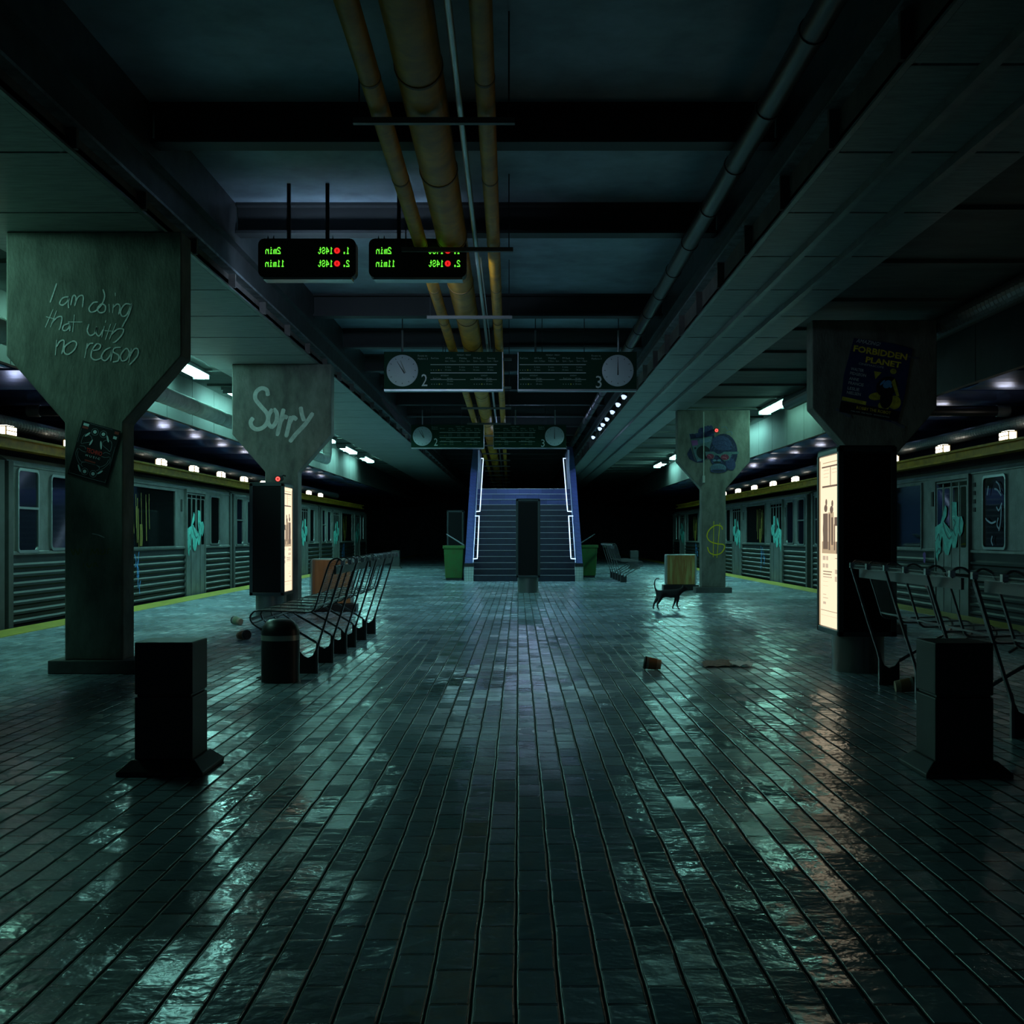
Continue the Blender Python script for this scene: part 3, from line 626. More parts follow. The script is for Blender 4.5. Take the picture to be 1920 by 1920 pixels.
SIGN = mat('sign_dark_green', (0.008, 0.045, 0.026), 0.7, spec=.15); SW = mat('sign_lettering_grey', (0.75, 0.82, 0.8), 0.6); SD = mat('sign_small_print', (0.34, 0.42, 0.38), 0.6)
CF = mat('clock_face_white', (0.62, 0.68, 0.72), 0.5); SYL = mat('sign_yellow_dot', (0.5, 0.48, 0.05), .5)
def sign(x0, d, z0, num, label, mirror, hands):
    w, h = 1.79, .59
    r = empty('platform_sign', (x0+w/2, d, z0), label, 'platform sign', 'green platform signs with clocks and timetables')
    b = MB(); b.box(x0, x0+w, d, d+.14, z0+.025, z0+h); b.build('board', SIGN, r, bevel=.004)
    b = MB(); b.box(x0, x0+w, d-.006, d+.146, z0, z0+.026); b.box(x0+w-.008, x0+w+.004, d-.004, d+.1, z0, z0+h) if not mirror else b.box(x0-.004, x0+.008, d-.004, d+.1, z0, z0+h); b.build('edge_strip', GALV, r)
    zt = z0+h
    for xx in (.27, 1.65 if not mirror else (1.525 if d < 20 else 1.25)):
        x = x0+xx if not mirror else x0+w-xx
        b = MB(); b.tube([(x, d+.07, zt), (x, d+.07, 4.26)], .016, 8); b.build('hanger', GALV, r)
        b = MB(); b.tube([(x, d+.07, 4.26), (x, d+.07, 4.618)], .008, 6); b.build('hanger_rod', STEEL, r)
    k = 1.79/225.0
    cxp = 40 if not mirror else 225-37.5
    cx = x0 + cxp*k*(1820/1820.); 
    cx = x0 + (.278 if not mirror else w-.285); cz = zt-.285
    b = MB(); b.lathe([(.237, 0), (.237, -.02), (.222, -.03)], cx, d, 40, 'y', cz=cz); cl = b.build('clock', CF, r, smooth=True)
    b = MB()
    for q in range(12):
        a = q*PI/6; c, s = math.cos(a), math.sin(a)
        p0 = Vector((cx+c*.185, d-.031, cz+s*.185)); p1 = Vector((cx+c*.205, d-.031, cz+s*.205)); n_ = Vector((-s, 0, c))*.004
        b.add([p0+n_, p1+n_, p1-n_, p0-n_], [(0,1,2,3)])
    b.build('hour_mark', BLACK, cl)
    for (dx, dz, ln, a, wd, m_) in hands:
        o_ = Vector((cx+dx, d-.036, cz+dz)); t_ = Vector((math.sin(a), 0, math.cos(a))); n_ = Vector((math.cos(a), 0, -math.sin(a)))*wd/2
        b = MB(); b.add([o_+n_, o_+t_*ln+n_*.3, o_+t_*ln-n_*.3, o_-n_], [(0,1,2,3)]); b.build('clock_hand', m_, cl)
    R_, U_ = Vector((1,0,0)), Vector((0,0,1))
    def tx(s, u, v, hh, ww=None, m_=SD, bold=0): text(s, m_, r, (x0+u, d, zt-v), R_, U_, hh, ww, lift=.004, bold=bold)
    if not mirror: tx(num, .565, .518, .185, .088, SW, .0)
    else: tx(num, w-.615, .545, .185, .088, SW, .0)
    t0 = .70 if not mirror else .025
    hx = .51 if not mirror else w-.68
    tx('Route to', hx, .072, .028); tx('Platform '+num, hx, .118, .028, .15)
    tx('MONDAY - FRIDAY', t0+.40, .060, .022, .21)
    for i, (a, c) in enumerate((('Red Line', ''), ('AM Rush', '6am - 9:30am'), ('Midday', '9:30am - 3pm'), ('PM Rush', '3pm - 7pm'), ('Evening', '7pm - 10pm'))):
        u = t0+.01+.212*i; tx(a, u, .108, .026, .115)
        if c: tx(c, u, .150, .022, .16)
        if i:
            tx('5 mins', u, .240, .022, .085); tx('10 mins', u, .283, .022, .09)
    tx('SATURDAY', t0+.155, .368, .022, .12); tx('SUNDAY', t0+.76, .368, .022, .10)
    for u in (0, .62):
        tx('Red Line', t0+.04+u, .412, .024, .12); tx('All day', t0+.25+u*.95, .412, .024, .085); tx('10 mins', t0+.25+u*.95, .452, .022, .09); tx('20 mins', t0+.25+u*.95, .495, .022, .09)
    b = MB()
    for (u0, u1, v, t_) in ((0, 1.0, .187, .004), (0, 1.0, .312, .005), (0, .53, .412, .0025), (.60, 1.0, .412, .0025)):
        b.box(x0+t0+u0, x0+t0+u1, d-.005, d-.001, zt-v-t_-.006, zt-v+t_-.006)
    b.build('ruled_line', SW, r)
    b = MB(); b2 = MB()
    for (u, v) in ((.01, .275), (.02, .487), (.66, .487)):
        for q in range(5):
            (b2 if q == 3 else b).lathe([(.010 if q == 3 else .006, 0), (.010 if q == 3 else .006, -.003)], x0+t0+u+.038*q, d-.001, 10, 'y', cz=zt-v)
    b.build('route_dot', SD, r); b2.build('route_dot', SYL, r)
    return r
h2 = [(.035, -.045, .215, -.56, .018, BLACK), (.045, -.04, .20, -.36, .03, mat('worn_hand', (.3,.34,.33), .6))]
h3 = [(0, -.07, .25, 0.0, .02, BLACK)]
sign(-2.025, 18.0, 3.335, '2', 'near platform 2 sign with its clock reading five to eleven', False, h2)
sign(-.008, 18.0, 3.335, '3', 'near platform 3 sign with its clock at right reading twelve', True, h3)
sign(-2.64, 29.4, 3.30, '2', 'far platform 2 sign hanging before the stairs', False, h2)
sign(-.615, 29.4, 3.30, '3', 'far platform 3 sign hanging before the stairs', True, h3)

def pline(x10, z, dd): return (x10 - .0076*(dd-10.3), dd, z)
for (x, z, rr, lb) in ((-.642, 4.075, .148, 'thick yellow pipe running along the middle of the ceiling'), (-.945, 4.0, .067, 'thin yellow pipe left of the thick ceiling pipe'), (-.232, 4.0, .063, 'thin yellow pipe right of the thick ceiling pipe')):
    r = empty('ceiling_pipe', pline(x, z, 2), lb, 'pipe', 'yellow pipes under the ceiling')
    b = MB(); b.tube([pline(x, z, 1.0), pline(x, z, 30), pline(x, z, 72)], rr, 24); b.build('tube', YPIPE, r, smooth=True)
    dd = 3.2
    while dd < 70:
        b = MB(); b.tube([pline(x, z, dd), pline(x, z, dd+.035)], rr*1.045, 24); b.build('joint_ring', mat('dark_joint', (.22,.10,.015), .6), r, smooth=True); dd += 2.1
r = empty('conduit_pipe', pline(-.405, 3.985, 2), 'slim shiny grey conduit between the yellow pipes', 'conduit')
b = MB(); b.tube([pline(-.405, 3.985, 1.0), pline(-.405, 3.985, 30), pline(-.405, 3.985, 72)], .022, 10); b.build('tube', GALV, r, smooth=True)
b = MB(); b.tube([pline(-.37, 3.955, 12), pline(-.355, 3.945, 16), pline(-.365, 3.955, 22)], .006, 6); b.build('cable', GALV, r)
ORD = ('first','second','third','fourth','fifth','sixth','seventh','eighth','ninth','tenth','eleventh','twelfth','thirteenth','fourteenth','fifteenth','sixteenth','seventeenth','eighteenth','nineteenth','twentieth')
HL = {0: 'nearest cross bar under the yellow pipes, above the picture top', 1: 'cross bar under the pipes just before the LED displays', 2: 'pipe cross bar running in front of the right LED display', 3: 'pipe cross bar between the LED displays and the near signs'}
dd = 4.33
hi = 0
i = 0
while dd < 70:
    x0, x1 = -1.12-.0076*(dd-11.4), -.05-.0076*(dd-11.4)
    r = empty('pipe_hanger', ((x0+x1)/2, dd, 3.90), HL.get(hi, 'pipe cross bar, %s one beyond the LED displays' % ORD[min(hi-3, 19)]), 'pipe hanger', 'cross bars carrying the yellow pipes'); hi += 1
    b = MB(); b.box(x0, x1, dd, dd+.045, 3.875, 3.914); b.build('bar', mat('grey_strut', (.13,.13,.13), .5, metal=.4), r)
    for xx in (x0+.04, x1-.04):
        b = MB(); b.tube([(xx, dd+.022, 3.914), (xx, dd+.022, 4.62)], .006, 6); b.build('rod', STEEL, r)
    dd += 3.55
# black pipe under the right part of the deck
b = MB(); b.tube([(1.78, 1.0, 4.2), (1.78, 74, 4.2)], .085, 16)
k = 2.0
while k < 70: b.tube([(1.78, k, 4.2), (1.78, k+.05, 4.2)], .093, 16); k += 1.3
tag(b.build('ceiling_pipe', BLACKM, smooth=True), 'thick black pipe along the right girder under the deck', 'pipe')
b = MB(); b.tube([(-4.76, 2.0, 3.04), (-4.76, 29.6, 3.04), (-4.8, 30, 3.2), (-4.8, 30.1, 3.84)], .115, 20)
k = 3.0
while k < 29: b.tube([(-4.76, k, 3.04), (-4.76, k+.03, 3.04)], .12, 20); k += 1.6
tag(b.build('ceiling_duct', mat('green_grey_duct', (.42,.48,.44), .7, var=.2, spec=.3), smooth=True), 'smooth round duct under the left outer ceiling', 'duct')
def flex(x, z, rr, a, b_, nm, label, pitch=.075):
    n = int((b_-a)/(pitch/2)); pts = [(x, a+(b_-a)*i/n, z) for i in range(n+1)]; rs = [rr if i % 2 else rr*.86 for i in range(n+1)]
    mb = MB(); mb.tube(pts, rs, 18)
    return tag(mb.build(nm, mat('ribbed_duct_foil', (.16,.17,.17), .35, metal=.5)), label, 'duct', 'ribbed flexible ducts')
flex(5.10, 3.66, .13, 3, 22.6, 'ceiling_duct', 'ribbed hose duct running under the dark ceiling at upper right', .11)
flex(6.95, 2.72, .10, 5, 45, 'ceiling_duct', 'ribbed hose duct over the right yellow beam', .10)
flex(-6.85, 2.66, .10, 5, 45, 'ceiling_duct', 'ribbed hose duct over the left yellow beam', .10)
for sg, lb in ((-1, 'black cross pipe with grey clamp over the left track'), (1, 'black cross pipe with grey clamp over the right track')):
    r = empty('ceiling_pipe', (sg*7.5, 17.0, 2.93), lb, 'pipe')
    b = MB(); b.tube([(sg*5.75, 17, 2.93), (sg*10.0, 17, 2.93)], .075, 16); b.build('tube', BLACKM, r, smooth=True)
    b = MB(); b.tube([(sg*6.80, 17, 2.93), (sg*6.98, 17, 2.93)], .085, 16); b.build('clamp', STEELM, r, smooth=True)

# ------------------------------------------------------------------ lamps
def tube_lamp(x, d, label, twin=False):
    r = empty('ceiling_light', (x, d, 3.80), label, 'ceiling lamp', 'fluorescent lamps along the platform ceiling')
    b = MB(); b.box(x-.15, x+.15, d-1.28, d+1.28, 3.77, 3.828); b.build('housing', STEELM, r)
    b = MB(); prof = [(x-.12, 3.77), (x-.10, 3.735), (x-.05, 3.715), (x+.05, 3.715), (x+.10, 3.735), (x+.12, 3.77)]
    b.prism(prof, 'y', d-1.22, d+1.22); b.build('diffuser', LAMP1 if (d < 15 and x < 0) or (x > 0 and d < 25) else LAMP, r)
    b = MB()
    for k in (-1.24, 0.0, 1.2): b.box(x-.13, x+.13, d+k, d+k+.025, 3.71, 3.775)
    b.build('end_cap', STEELM, r)
    return r
for d, lb in ((9.5, 'fluorescent lamp hidden above the nearest left pillar'), (13.9, 'fluorescent lamp behind the chalked pillar head'), (18.3, 'long bright lamp between the chalked and Sorry pillars'),
              (22.7, 'fluorescent lamp hidden by the Sorry pillar head, nearer one'), (27.2, 'fluorescent lamp hidden by the Sorry pillar head, farther one'), (31.8, 'short visible lamp touching the right edge of the Sorry pillar'),
              (36.2, 'lamp right of the Sorry pillar, nearer of the last two'), (40.6, 'last left lamp before the dark')):
    tube_lamp(-5.18, d, lb)
for d, lb in ((24.0, 'large bright lamp between the two right pillars'), (28.8, 'lamp peeking out right of the mural pillar head'), (33.7, 'fluorescent lamp hidden by the mural pillar head'),
              (38.9, 'lamp touching the left edge of the mural pillar'), (43.6, 'last right lamp before the dark')):
    tube_lamp(5.2, d, lb)
# yellow beams along the tracks with small square lamps
for sg, xb, zb, first, step, n in ((-1, -6.55, 2.27, 15.3, 2.2, 12), (1, 6.68, 2.29, 16.3, 2.5, 11)):
    b = MB(); b.box(xb-.09, xb+.09, D0, 50, zb, zb+.03); b.box(xb-.015, xb+.015, D0, 50, zb+.03, zb+.13); b.box(xb-.09, xb+.09, D0, 50, zb+.13, zb+.16)
    tag(b.build('track_beam', YBEAM), 'long yellow beam above the %s train' % ('left' if sg < 0 else 'right'), 'beam')
    for k in range(n):
        d = first+step*k
        r = empty('track_lamp', (xb, d, zb+.16), 'small square warm lamp on the %s yellow beam, %s from the near end' % ('left' if sg < 0 else 'right', ORD[k]), 'lamp', 'small square lamps on the %s yellow beam' % ('left' if sg < 0 else 'right'))
        b = MB(); b.box(xb-.06, xb+.06, d-.16, d+.16, zb+.16, zb+.285); b.build('housing', mat('yellow_lamp_box', (.3,.22,.05), .5), r)
        b = MB(); b.box(xb-sg*.06-.004, xb-sg*.06+.004, d-.145, d+.145, zb+.175, zb+.215); b.box(xb-sg*.06-.004, xb-sg*.06+.004, d-.145, d+.145, zb+.23, zb+.27); b.box(xb-.045, xb+.045, d-.168, d-.16, zb+.175, zb+.27); b.box(xb-.04, xb+.04, d-.12, d+.12, zb+.285, zb+.293); b.build('glass', LAMPW, r)
# row of small spot lamps on the right girder
for k, d in enumerate((22.0, 23.3, 24.7, 26.2, 27.5, 28.5, 31.0)):
    r = empty('spot_lamp', (1.96, d, 3.78), 'blue-white spot lamp on the right girder, %s from the near sign' % ORD[k], 'spot lamp', 'row of small spot lamps on the right girder')
    b = MB(); b.tube([(2.08, d, 3.86), (1.98, d, 3.84)], .015, 8); b.build('bracket', STEEL, r)
    b = MB(); b.tube([(1.99, d-.02, 3.85), (1.94, d-.06, 3.72)], [.03, .06], 12); b.build('shade', STEEL, r)
    b = MB(); b.tube([(1.94, d-.062, 3.715), (1.93, d-.08, 3.67)], [.055, .03], 12); b.build('bulb', SPOTB, r)
# lamp above the stairs (behind the far signs)
r = empty('stair_lamp', (0.3, 32.6, 3.8), 'cool lamp hanging over the stairs behind the far signs', 'ceiling lamp')
b = MB(); b.box(-.32, .92, 32.4, 32.8, 3.76, 3.82); b.build('housing', STEEL, r)
b = MB(); b.box(-.28, .88, 32.43, 32.77, 3.72, 3.76); b.build('diffuser', LAMPB, r)
for x in (-.12, .75):
    b = MB(); b.tube([(x, 32.6, 3.82), (x, 32.6, 4.618)], .01, 6); b.build('rod', STEEL, r)

for (x0, x1, dd_, zz, lb) in ((-1.3, -.28, 18.6, 3.50, 'cool added fill lamp hidden behind the near platform 2 sign'), (.25, 1.15, 18.6, 3.50, 'cool added fill lamp hidden behind the near platform 3 sign'), (-2.3, -1.3, 29.9, 3.46, 'cool added fill lamp hidden behind the far platform 2 sign'), (-.3, .8, 29.9, 3.46, 'cool added fill lamp hidden behind the far platform 3 sign')):
    r = empty('fill_lamp', ((x0+x1)/2, dd_+.1, zz), lb, 'ceiling lamp', 'added fill lamps behind the signs')  # unseen lamps added to brighten the middle of the floor
    b = MB(); b.box(x0, x1, dd_, dd_+.2, zz+.03, zz+.09); b.build('housing', STEEL, r)
    b = MB(); b.box(x0+.03, x1-.03, dd_+.03, dd_+.17, zz, zz+.03); b.build('diffuser', LAMPFILL, r)
    for x in (x0+.12, x1-.12):
        b = MB(); b.tube([(x, dd_+.1, zz+.09), (x, dd_+.1, 4.62)], .007, 6); b.build('rod', STEEL, r)

for (xc, lb) in ((-2.07, 'cool added floodlight hidden behind the left LED display'), (-.99, 'cool added floodlight hidden behind the LED display crossed by pipes')):
    r = empty('fill_floodlight', (xc, 12.1, 3.85), lb, 'floodlight', 'added floodlights behind the LED displays')  # added out of sight to throw light on the sign faces
    b = MB(); b.box(xc-.36, xc+.36, 12.02, 12.10, 3.75, 3.90); b.build('housing', STEEL, r)
    b = MB(); b.box(xc-.34, xc+.34, 12.10, 12.115, 3.76, 3.89); b.build('glass', FLOOD, r)
    b = MB(); b.box(xc-.30, xc-.27, 11.86, 12.02, 3.80, 3.83); b.build('bracket', STEEL, r)

# surveillance cameras with a red ring
def camera_unit(p, dwall, label):
    r = empty('surveillance_camera', p, label, 'camera')
    x, y, z = p
    b = MB(); b.tube([(x, y, z), (x+.01, y+.16, z+.015)], .045, 16); b.build('housing', BLACK, r, smooth=True)
    b = MB(); b.tube([(x+.01, y+.12, z+.02), (x+.05, y+.16, z+.06), (x+.05, dwall, z+.06)], .012, 8); b.build('bracket', BLACK, r)
    b = MB(); n = 24
    vs = [(x+q*math.cos(2*PI*k/n), y-.004, z+q*math.sin(2*PI*k/n)) for q in (.014, .033) for k in range(n)]
    b.add(vs, [(k, (k+1) % n, n+(k+1) % n, n+k) for k in range(n)]); b.build('ring_light', RING, r)
    b = MB(); b.lathe([(.013, 0), (.013, -.003)], x, y-.001, 12, 'y', cz=z); b.build('lens', LEDD, r)
camera_unit(tuple(W(521, 898, 17.4)), 17.69, 'small camera with red ring above the kiosk on the Sorry pillar')
camera_unit(tuple(W(1343.5, 807, 23.98)), 24.18, 'small camera with red ring on the gorilla mural')

# ------------------------------------------------------------------ staircase
ST = empty('staircase', (.15, 30.3, 0), 'dark blue lit staircase going up between tiled parapets', 'staircase')
TREAD = mat('stair_tread', (.010,.014,.036), .5, var=.3); NOSE = mat('stair_nosing', (.4,.42,.46), .4, metal=.5)
b = MB(); nb = MB(); ub = MB(); d0, tr, ri = 30.3, .222, .155
for k in range(16):
    (b if k < 13 else ub).box(-1.15, 1.45, d0+tr*k, d0+tr*16+3.0 if k == 15 else d0+tr*(k+1)+.02, max(0, ri*(k-1)), ri*(k+1))
    nb.box(-1.15, 1.45, d0+tr*k-.012, d0+tr*k+.02, ri*(k+1)-.006, ri*(k+1)+.004)
b.build('steps', TREAD, ST); nb.build('nosing', NOSE, ST)
BT = tile_mat('blue_wall_tile', (.045,.065,.19), (.06,.08,.23), (.03,.04,.10), .11, .11, .3); WT = tile_mat('white_wall_tile', (.42,.48,.48), (.48,.54,.52), (.2,.24,.24), .07, .07, .3)
ub.build('upper_steps', tile_mat('blue_step_tile', (.025,.035,.11), (.045,.06,.17), (.02,.03,.08), .32, .31, .3), ST)
for x0, x1 in ((-1.36, -1.15), (1.45, 1.63)):
    b = MB(); b.prism([(30.3, .45), (33.9, 2.95), (36.0, 3.84), (36.0, 0), (30.3, 0)], 'x', x0, x1); b.build('parapet', BT, ST)
    b = MB(); b.box(x0-.01, x1+.01, 30.24, 30.6, 0, .37); b.build('plinth', WT, ST)
    b = MB(); b.box(x0-.012, x1+.012, 30.23, 30.45, .37, .46); b.build('plinth_cap', BLACKM, ST)
    xi = x1 if x0 < 0 else x0; s = 1 if x0 < 0 else -1
    b = MB(); b.tube([(xi, 30.28, .47), (xi, 33.9, 2.97), (xi, 36.0, 3.86)], .012, 8); b.build('edge_trim', mat('pale_edge_trim', (.5,.55,.7), .3, metal=.5), ST)
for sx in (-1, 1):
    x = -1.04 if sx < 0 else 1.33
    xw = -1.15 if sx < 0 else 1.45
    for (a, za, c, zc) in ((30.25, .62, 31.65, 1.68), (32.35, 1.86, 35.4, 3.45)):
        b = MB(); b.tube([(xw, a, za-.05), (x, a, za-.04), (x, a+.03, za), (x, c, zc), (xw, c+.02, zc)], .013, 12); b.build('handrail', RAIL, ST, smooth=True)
for x in (1.40, -1.15):
    b = MB(); b.box(x, x+.05, 34.0, 36.0, 2.5, 3.6); b.build('upper_panel', mat('blue_grey_panel', (.25,.27,.35), .35), ST)

# ------------------------------------------------------------------ subway cars
L_CAR = 11.5
def rrect(y0, y1, z0, z1, r, n=4):
    pts = []
    for cy, cz, a0 in ((y1-r, z1-r, 0), (y0+r, z1-r, 90), (y0+r, z0+r, 180), (y1-r, z0+r, 270)):
        for k in range(n+1):
            a = math.radians(a0+90*k/n); pts.append((cy+r*math.cos(a), cz+r*math.sin(a)))
    return pts
def window(root, y0, y1, z0, z1, two=False, r=.06, glass=GLASS, name='window'):
    # frame ring with its pane
    b = MB(); o = rrect(y0, y1, z0, z1, r); i_ = rrect(y0+.035, y1-.035, z0+.035, z1-.035, max(r-.02, .005)); n = len(o)
    vs = [(x, p[0], p[1]) for x, ring in ((0, o), (.03, o), (.03, i_), (0, i_)) for p in ring]
    fs = [(k*n+j, k*n+(j+1) % n, ((k+1) % 4)*n+(j+1) % n, ((k+1) % 4)*n+j) for k in range(4) for j in range(n)]
    b.add(vs, fs)
    if two: b.box(.0, .03, y0+.03, y1-.03, (z0+z1)/2+.02, (z0+z1)/2+.05)
    w = b.build(name, CHROME if r > .03 else TRAIN, root, world=False)
    b = MB(); b.prism(i_, 'x', .001, .012); b.build('pane', glass, w, world=False)
    return w
TEAL = mat('teal_graffiti', (.07,.42,.37), .6, var=.35, vscale=9); TEALD = mat('dark_graffiti_outline', (.02,.10,.10), .6); BLUEG = mat('blue_graffiti', (.04,.25,.65), .6)
YG = mat('mustard_graffiti', (.24,.18,.015), .7); VG = mat('violet_graffiti', (.12,.03,.25), .7); RG = mat('red_graffiti', (.28,.03,.04), .7); WG = mat('pale_graffiti', (.28,.36,.48), .6)
class CarSide:
    n = Vector((1, 0, 0))
    def __init__(s, x): s.x = x
    def __call__(s, p): return Vector((s.x, p[0], p[1]))
def carpoly(lst, x, m, parent):
    b = MB()
    for i, pl in enumerate(lst): b.add([(x+.0004*i, p[0], p[1]) for p in pl], [tuple(range(len(pl)))])
    return b.build('graffiti', m, parent, world=False)
def carstroke(lst, wd, x, m, parent):
    c = CarSide(x); mb_ = MB()
    for j, st in enumerate(lst):
        P = [c(p) for p in smoothpts(st)]; vs = []
        for i, p in enumerate(P):
            t = (P[min(i+1, len(P)-1)]-P[max(i-1, 0)]).normalized(); nr = t.cross(c.n)*wd/2; vs += [p+nr+c.n*.0004*j, p-nr+c.n*.0004*j]
        mb_.add(vs, [(2*i, 2*i+1, 2*i+3, 2*i+2) for i in range(len(P)-1)])
    return mb_.build('graffiti', m, parent, world=False)
def make_car():
    r = empty('subway_car', (0,0,0), 'x', 'subway car', 'subway cars beside the platform')
    prof = [(-.12, -.95), (-.12, -.16), (0, -.12)]
    z = .0
    while z < .84: prof += [(0, z), (.028, z+.025), (.028, z+.055), (0, z+.08)]; z += .12
    low = prof + [(0, .9), (-2.75, .9), (-2.75, -.95)]
    b = MB(); b.prism(low, 'y', .12, L_CAR-.12); b.build('lower_body', TRAIND, r, world=False)
    b = MB(); b.prism([(0, .9), (.022, .91), (.022, .945), (0, .955), (0, 2.04), (.012, 2.05), (.012, 2.07), (0, 2.08), (-2.75, 2.08), (-2.75, .9)], 'y', .05, L_CAR-.05); b.build('body', TRAIN, r, world=False)
    b = MB(); b.prism([(0, 2.08), (-.02, 2.12), (-.10, 2.17), (-.3, 2.21), (-1.375, 2.24), (-2.45, 2.21), (-2.65, 2.17), (-2.75, 2.08)], 'y', .05, L_CAR-.05); b.build('roof', TRAIN, r, world=False)
    b = MB()
    for y in (.0, L_CAR-.14):
        b = MB(); b.box(-2.7, .03, y, y+.14, -.3, 2.1); b.build('end_frame', TRUST, r, world=False)
    b = MB(); b.box(-2.2, -.5, L_CAR-.02, L_CAR+.09, -.4, 2.1); b.build('gangway', TRUST, r, world=False)
    window(r, .28, .95, .93, 2.03, True, .07, GLASSB); window(r, 1.35, 2.12, .95, 2.0, False, .08, GLASSB)
    window(r, 4.55, 7.2, .93, 2.02, False, .01, GLASS); window(r, 9.7, 10.5, .96, 2.0, False, .08, GLASS)
    for y0 in (2.5, 7.9):
        b = MB(); b.box(0, .05, y0-.05, y0, -.1, 2.06); b.box(0, .05, y0+1.3, y0+1.35, -.1, 2.06); b.box(0, .05, y0-.05, y0+1.35, 2.0, 2.06); b.build('door_frame', TRAIN, r, world=False)
        for q in (0, 1):
            ya = y0+.01+.65*q; yb = ya+.63
            b = MB(); b.box(0, .036, ya, yb, -.08, 1.99); b.box(.036, .046, ya+.29, ya+.33, -.05, 1.95); dr = b.build('door', TRAIN, r, world=False, bevel=.006)
            b = MB(); b.prism(rrect(ya+.06, ya+.26, .98, 1.88, .03), 'x', .036, .040); b.prism(rrect(ya+.37, ya+.57, .98, 1.88, .03), 'x', .036, .040); b.box(.036, .041, ya+.03, yb-.03, 1.90, 1.96); b.build('pane', GLASS, dr, world=False)
        b = MB()
        for k in range(4): b.box(.0, .012, y0+1.42, y0+1.50, 1.86-.12*k, 1.92-.12*k)
        b.box(0, .02, y0-.28, y0-.2, 1.62, 1.85); b.build('vent', TRUST, r, world=False)
        b = MB(); b.box(0, .10, y0+.05, y0+1.25, -.16, -.11); b.build('step', STEELM, r, world=False)
        # teal letters sprayed across the doors
        s_ = .052
        def T(l): return [[(y0+p[0], p[1]) for p in pl] for pl in l]
        def G(l): return [[(y0+(a-670)/300., 2.405-.001392*c) for a, c in pl] for pl in l]
        GA = [(670,800),(740,760),(800,560),(822,600),(815,680),(780,740),(850,820),(890,900),(880,980),(840,1110),(810,1110),(780,1060),(775,960),(760,900),(740,980),(745,1080),(710,1110),(700,1190),(680,1130),(672,1000)]
        GB_ = [(885,530),(940,540),(945,680),(960,700),(1000,690),(1022,760),(1010,860),(980,910),(960,860),(945,960),(930,1030),(890,1030),(880,960),(900,820),(885,700)]
        carpoly(G([GA, GB_, [(800,860),(880,830),(905,900),(850,960)]]), s_, TEAL, r)
        carstroke(G([[(675,960),(720,880),(735,960)], [(690,1090),(725,1040),(740,1085)], [(775,760),(800,850),(850,930),(880,900)], [(905,720),(925,760),(905,830),(930,900)], [(985,700),(975,780),(985,880)], [(860,820),(880,860)]]), .028, s_+.003, TEALD, r)
        carstroke(G([[(682,950),(712,868)], [(790,745),(820,830),(872,905)], [(890,690),(925,690),(938,740)]]), .010, s_+.005, mat('pale_teal_edge', (.3,.7,.65), .6), r)
    st = []
    for k in range(9): y = 4.75+.42*random.random()+(.6 if k > 5 else 0); z = 1.9-.3*random.random(); st.append([(y, z), (y+.02*random.random(), z-.3), (y+.03, z-.55-.3*random.random())])
    for k in range(6): y = 5.0+.3*random.random(); st.append([(y, 1.35), (y+.02, 1.15), (y, .98)])
    carstroke(st, .018, .034, YG, r)
    st = []
    for k in range(10): y = 4.6+.5*random.random(); z = .1+.6*random.random(); st.append([(y, z), (y+.08*random.uniform(-1, 1), z+.12), (y+.1*random.uniform(-1, 1), z+.22)])
    carstroke(st, .022, .033, BLUEG, r)
    return r
car = make_car()
def place(c, x, y, rot, sx, label):
    c.location = (x, y, 0); c.rotation_euler = (0, 0, rot); c.scale = (sx, 1.02, 1); c['label'] = label
place(car, -6.45, 15.05, 0, 1, 'second left subway car, seen between the chalked pillar and the left kiosk')
spec = [(-6.45, 3.2, 0, 1, 'left subway car at the frame edge, only its end visible'), (-6.45, 26.95, 0, 1, 'third left subway car behind the left kiosk'), (-6.45, 38.85, 0, 1, 'farthest left subway car fading into the dark'),
        (6.6, 15.1+L_CAR*1.02, PI, 1, 'nearest right subway car behind the right bench'), (6.6, 27.2, 0, -1, 'second right subway car between mural pillar and lit kiosk'), (6.6, 39.1, 0, -1, 'farthest right subway car lost in the dark'),
        (6.6, 3.2+L_CAR*1.02, PI, 1, 'right subway car at the frame edge, only its end visible')]
for s in spec:
    c = copy_tree(car); place(c, *s)
    if s[4].startswith('nearest right'): NR = c
# face-like scrawl on the rounded window of the nearest right car (its far-end window seen nearest)
c_ = NR
fs = [[(10.35,1.75),(10.3,1.85),(10.2,1.9)],[(10.38,1.7),(10.25,1.78),(10.15,1.8)],[(10.4,1.6),(10.3,1.5),(10.22,1.55)],[(10.38,1.55),(10.36,1.35),(10.30,1.22)],[(10.28,1.4),(10.24,1.3),(10.3,1.25)],[(10.2,1.35),(10.05,1.33),(9.9,1.37),(9.85,1.4)],[(10.08,1.15),(10.05,1.08),(10.1,1.02)],[(9.95,1.85),(9.9,1.72)]]
o = carstroke(fs, .025, .035, WG, None); o.parent = c_; o.name = 'graffiti'
o = carstroke([[(7.35,.72),(7.38,.85),(7.3,.82)]], .08, .034, VG, None); o.parent = c_; o.name = 'graffiti'
o = carpoly([ellipse(7.45, .42, .10, .11)], .034, RG, None); o.parent = c_; o.name = 'graffiti'

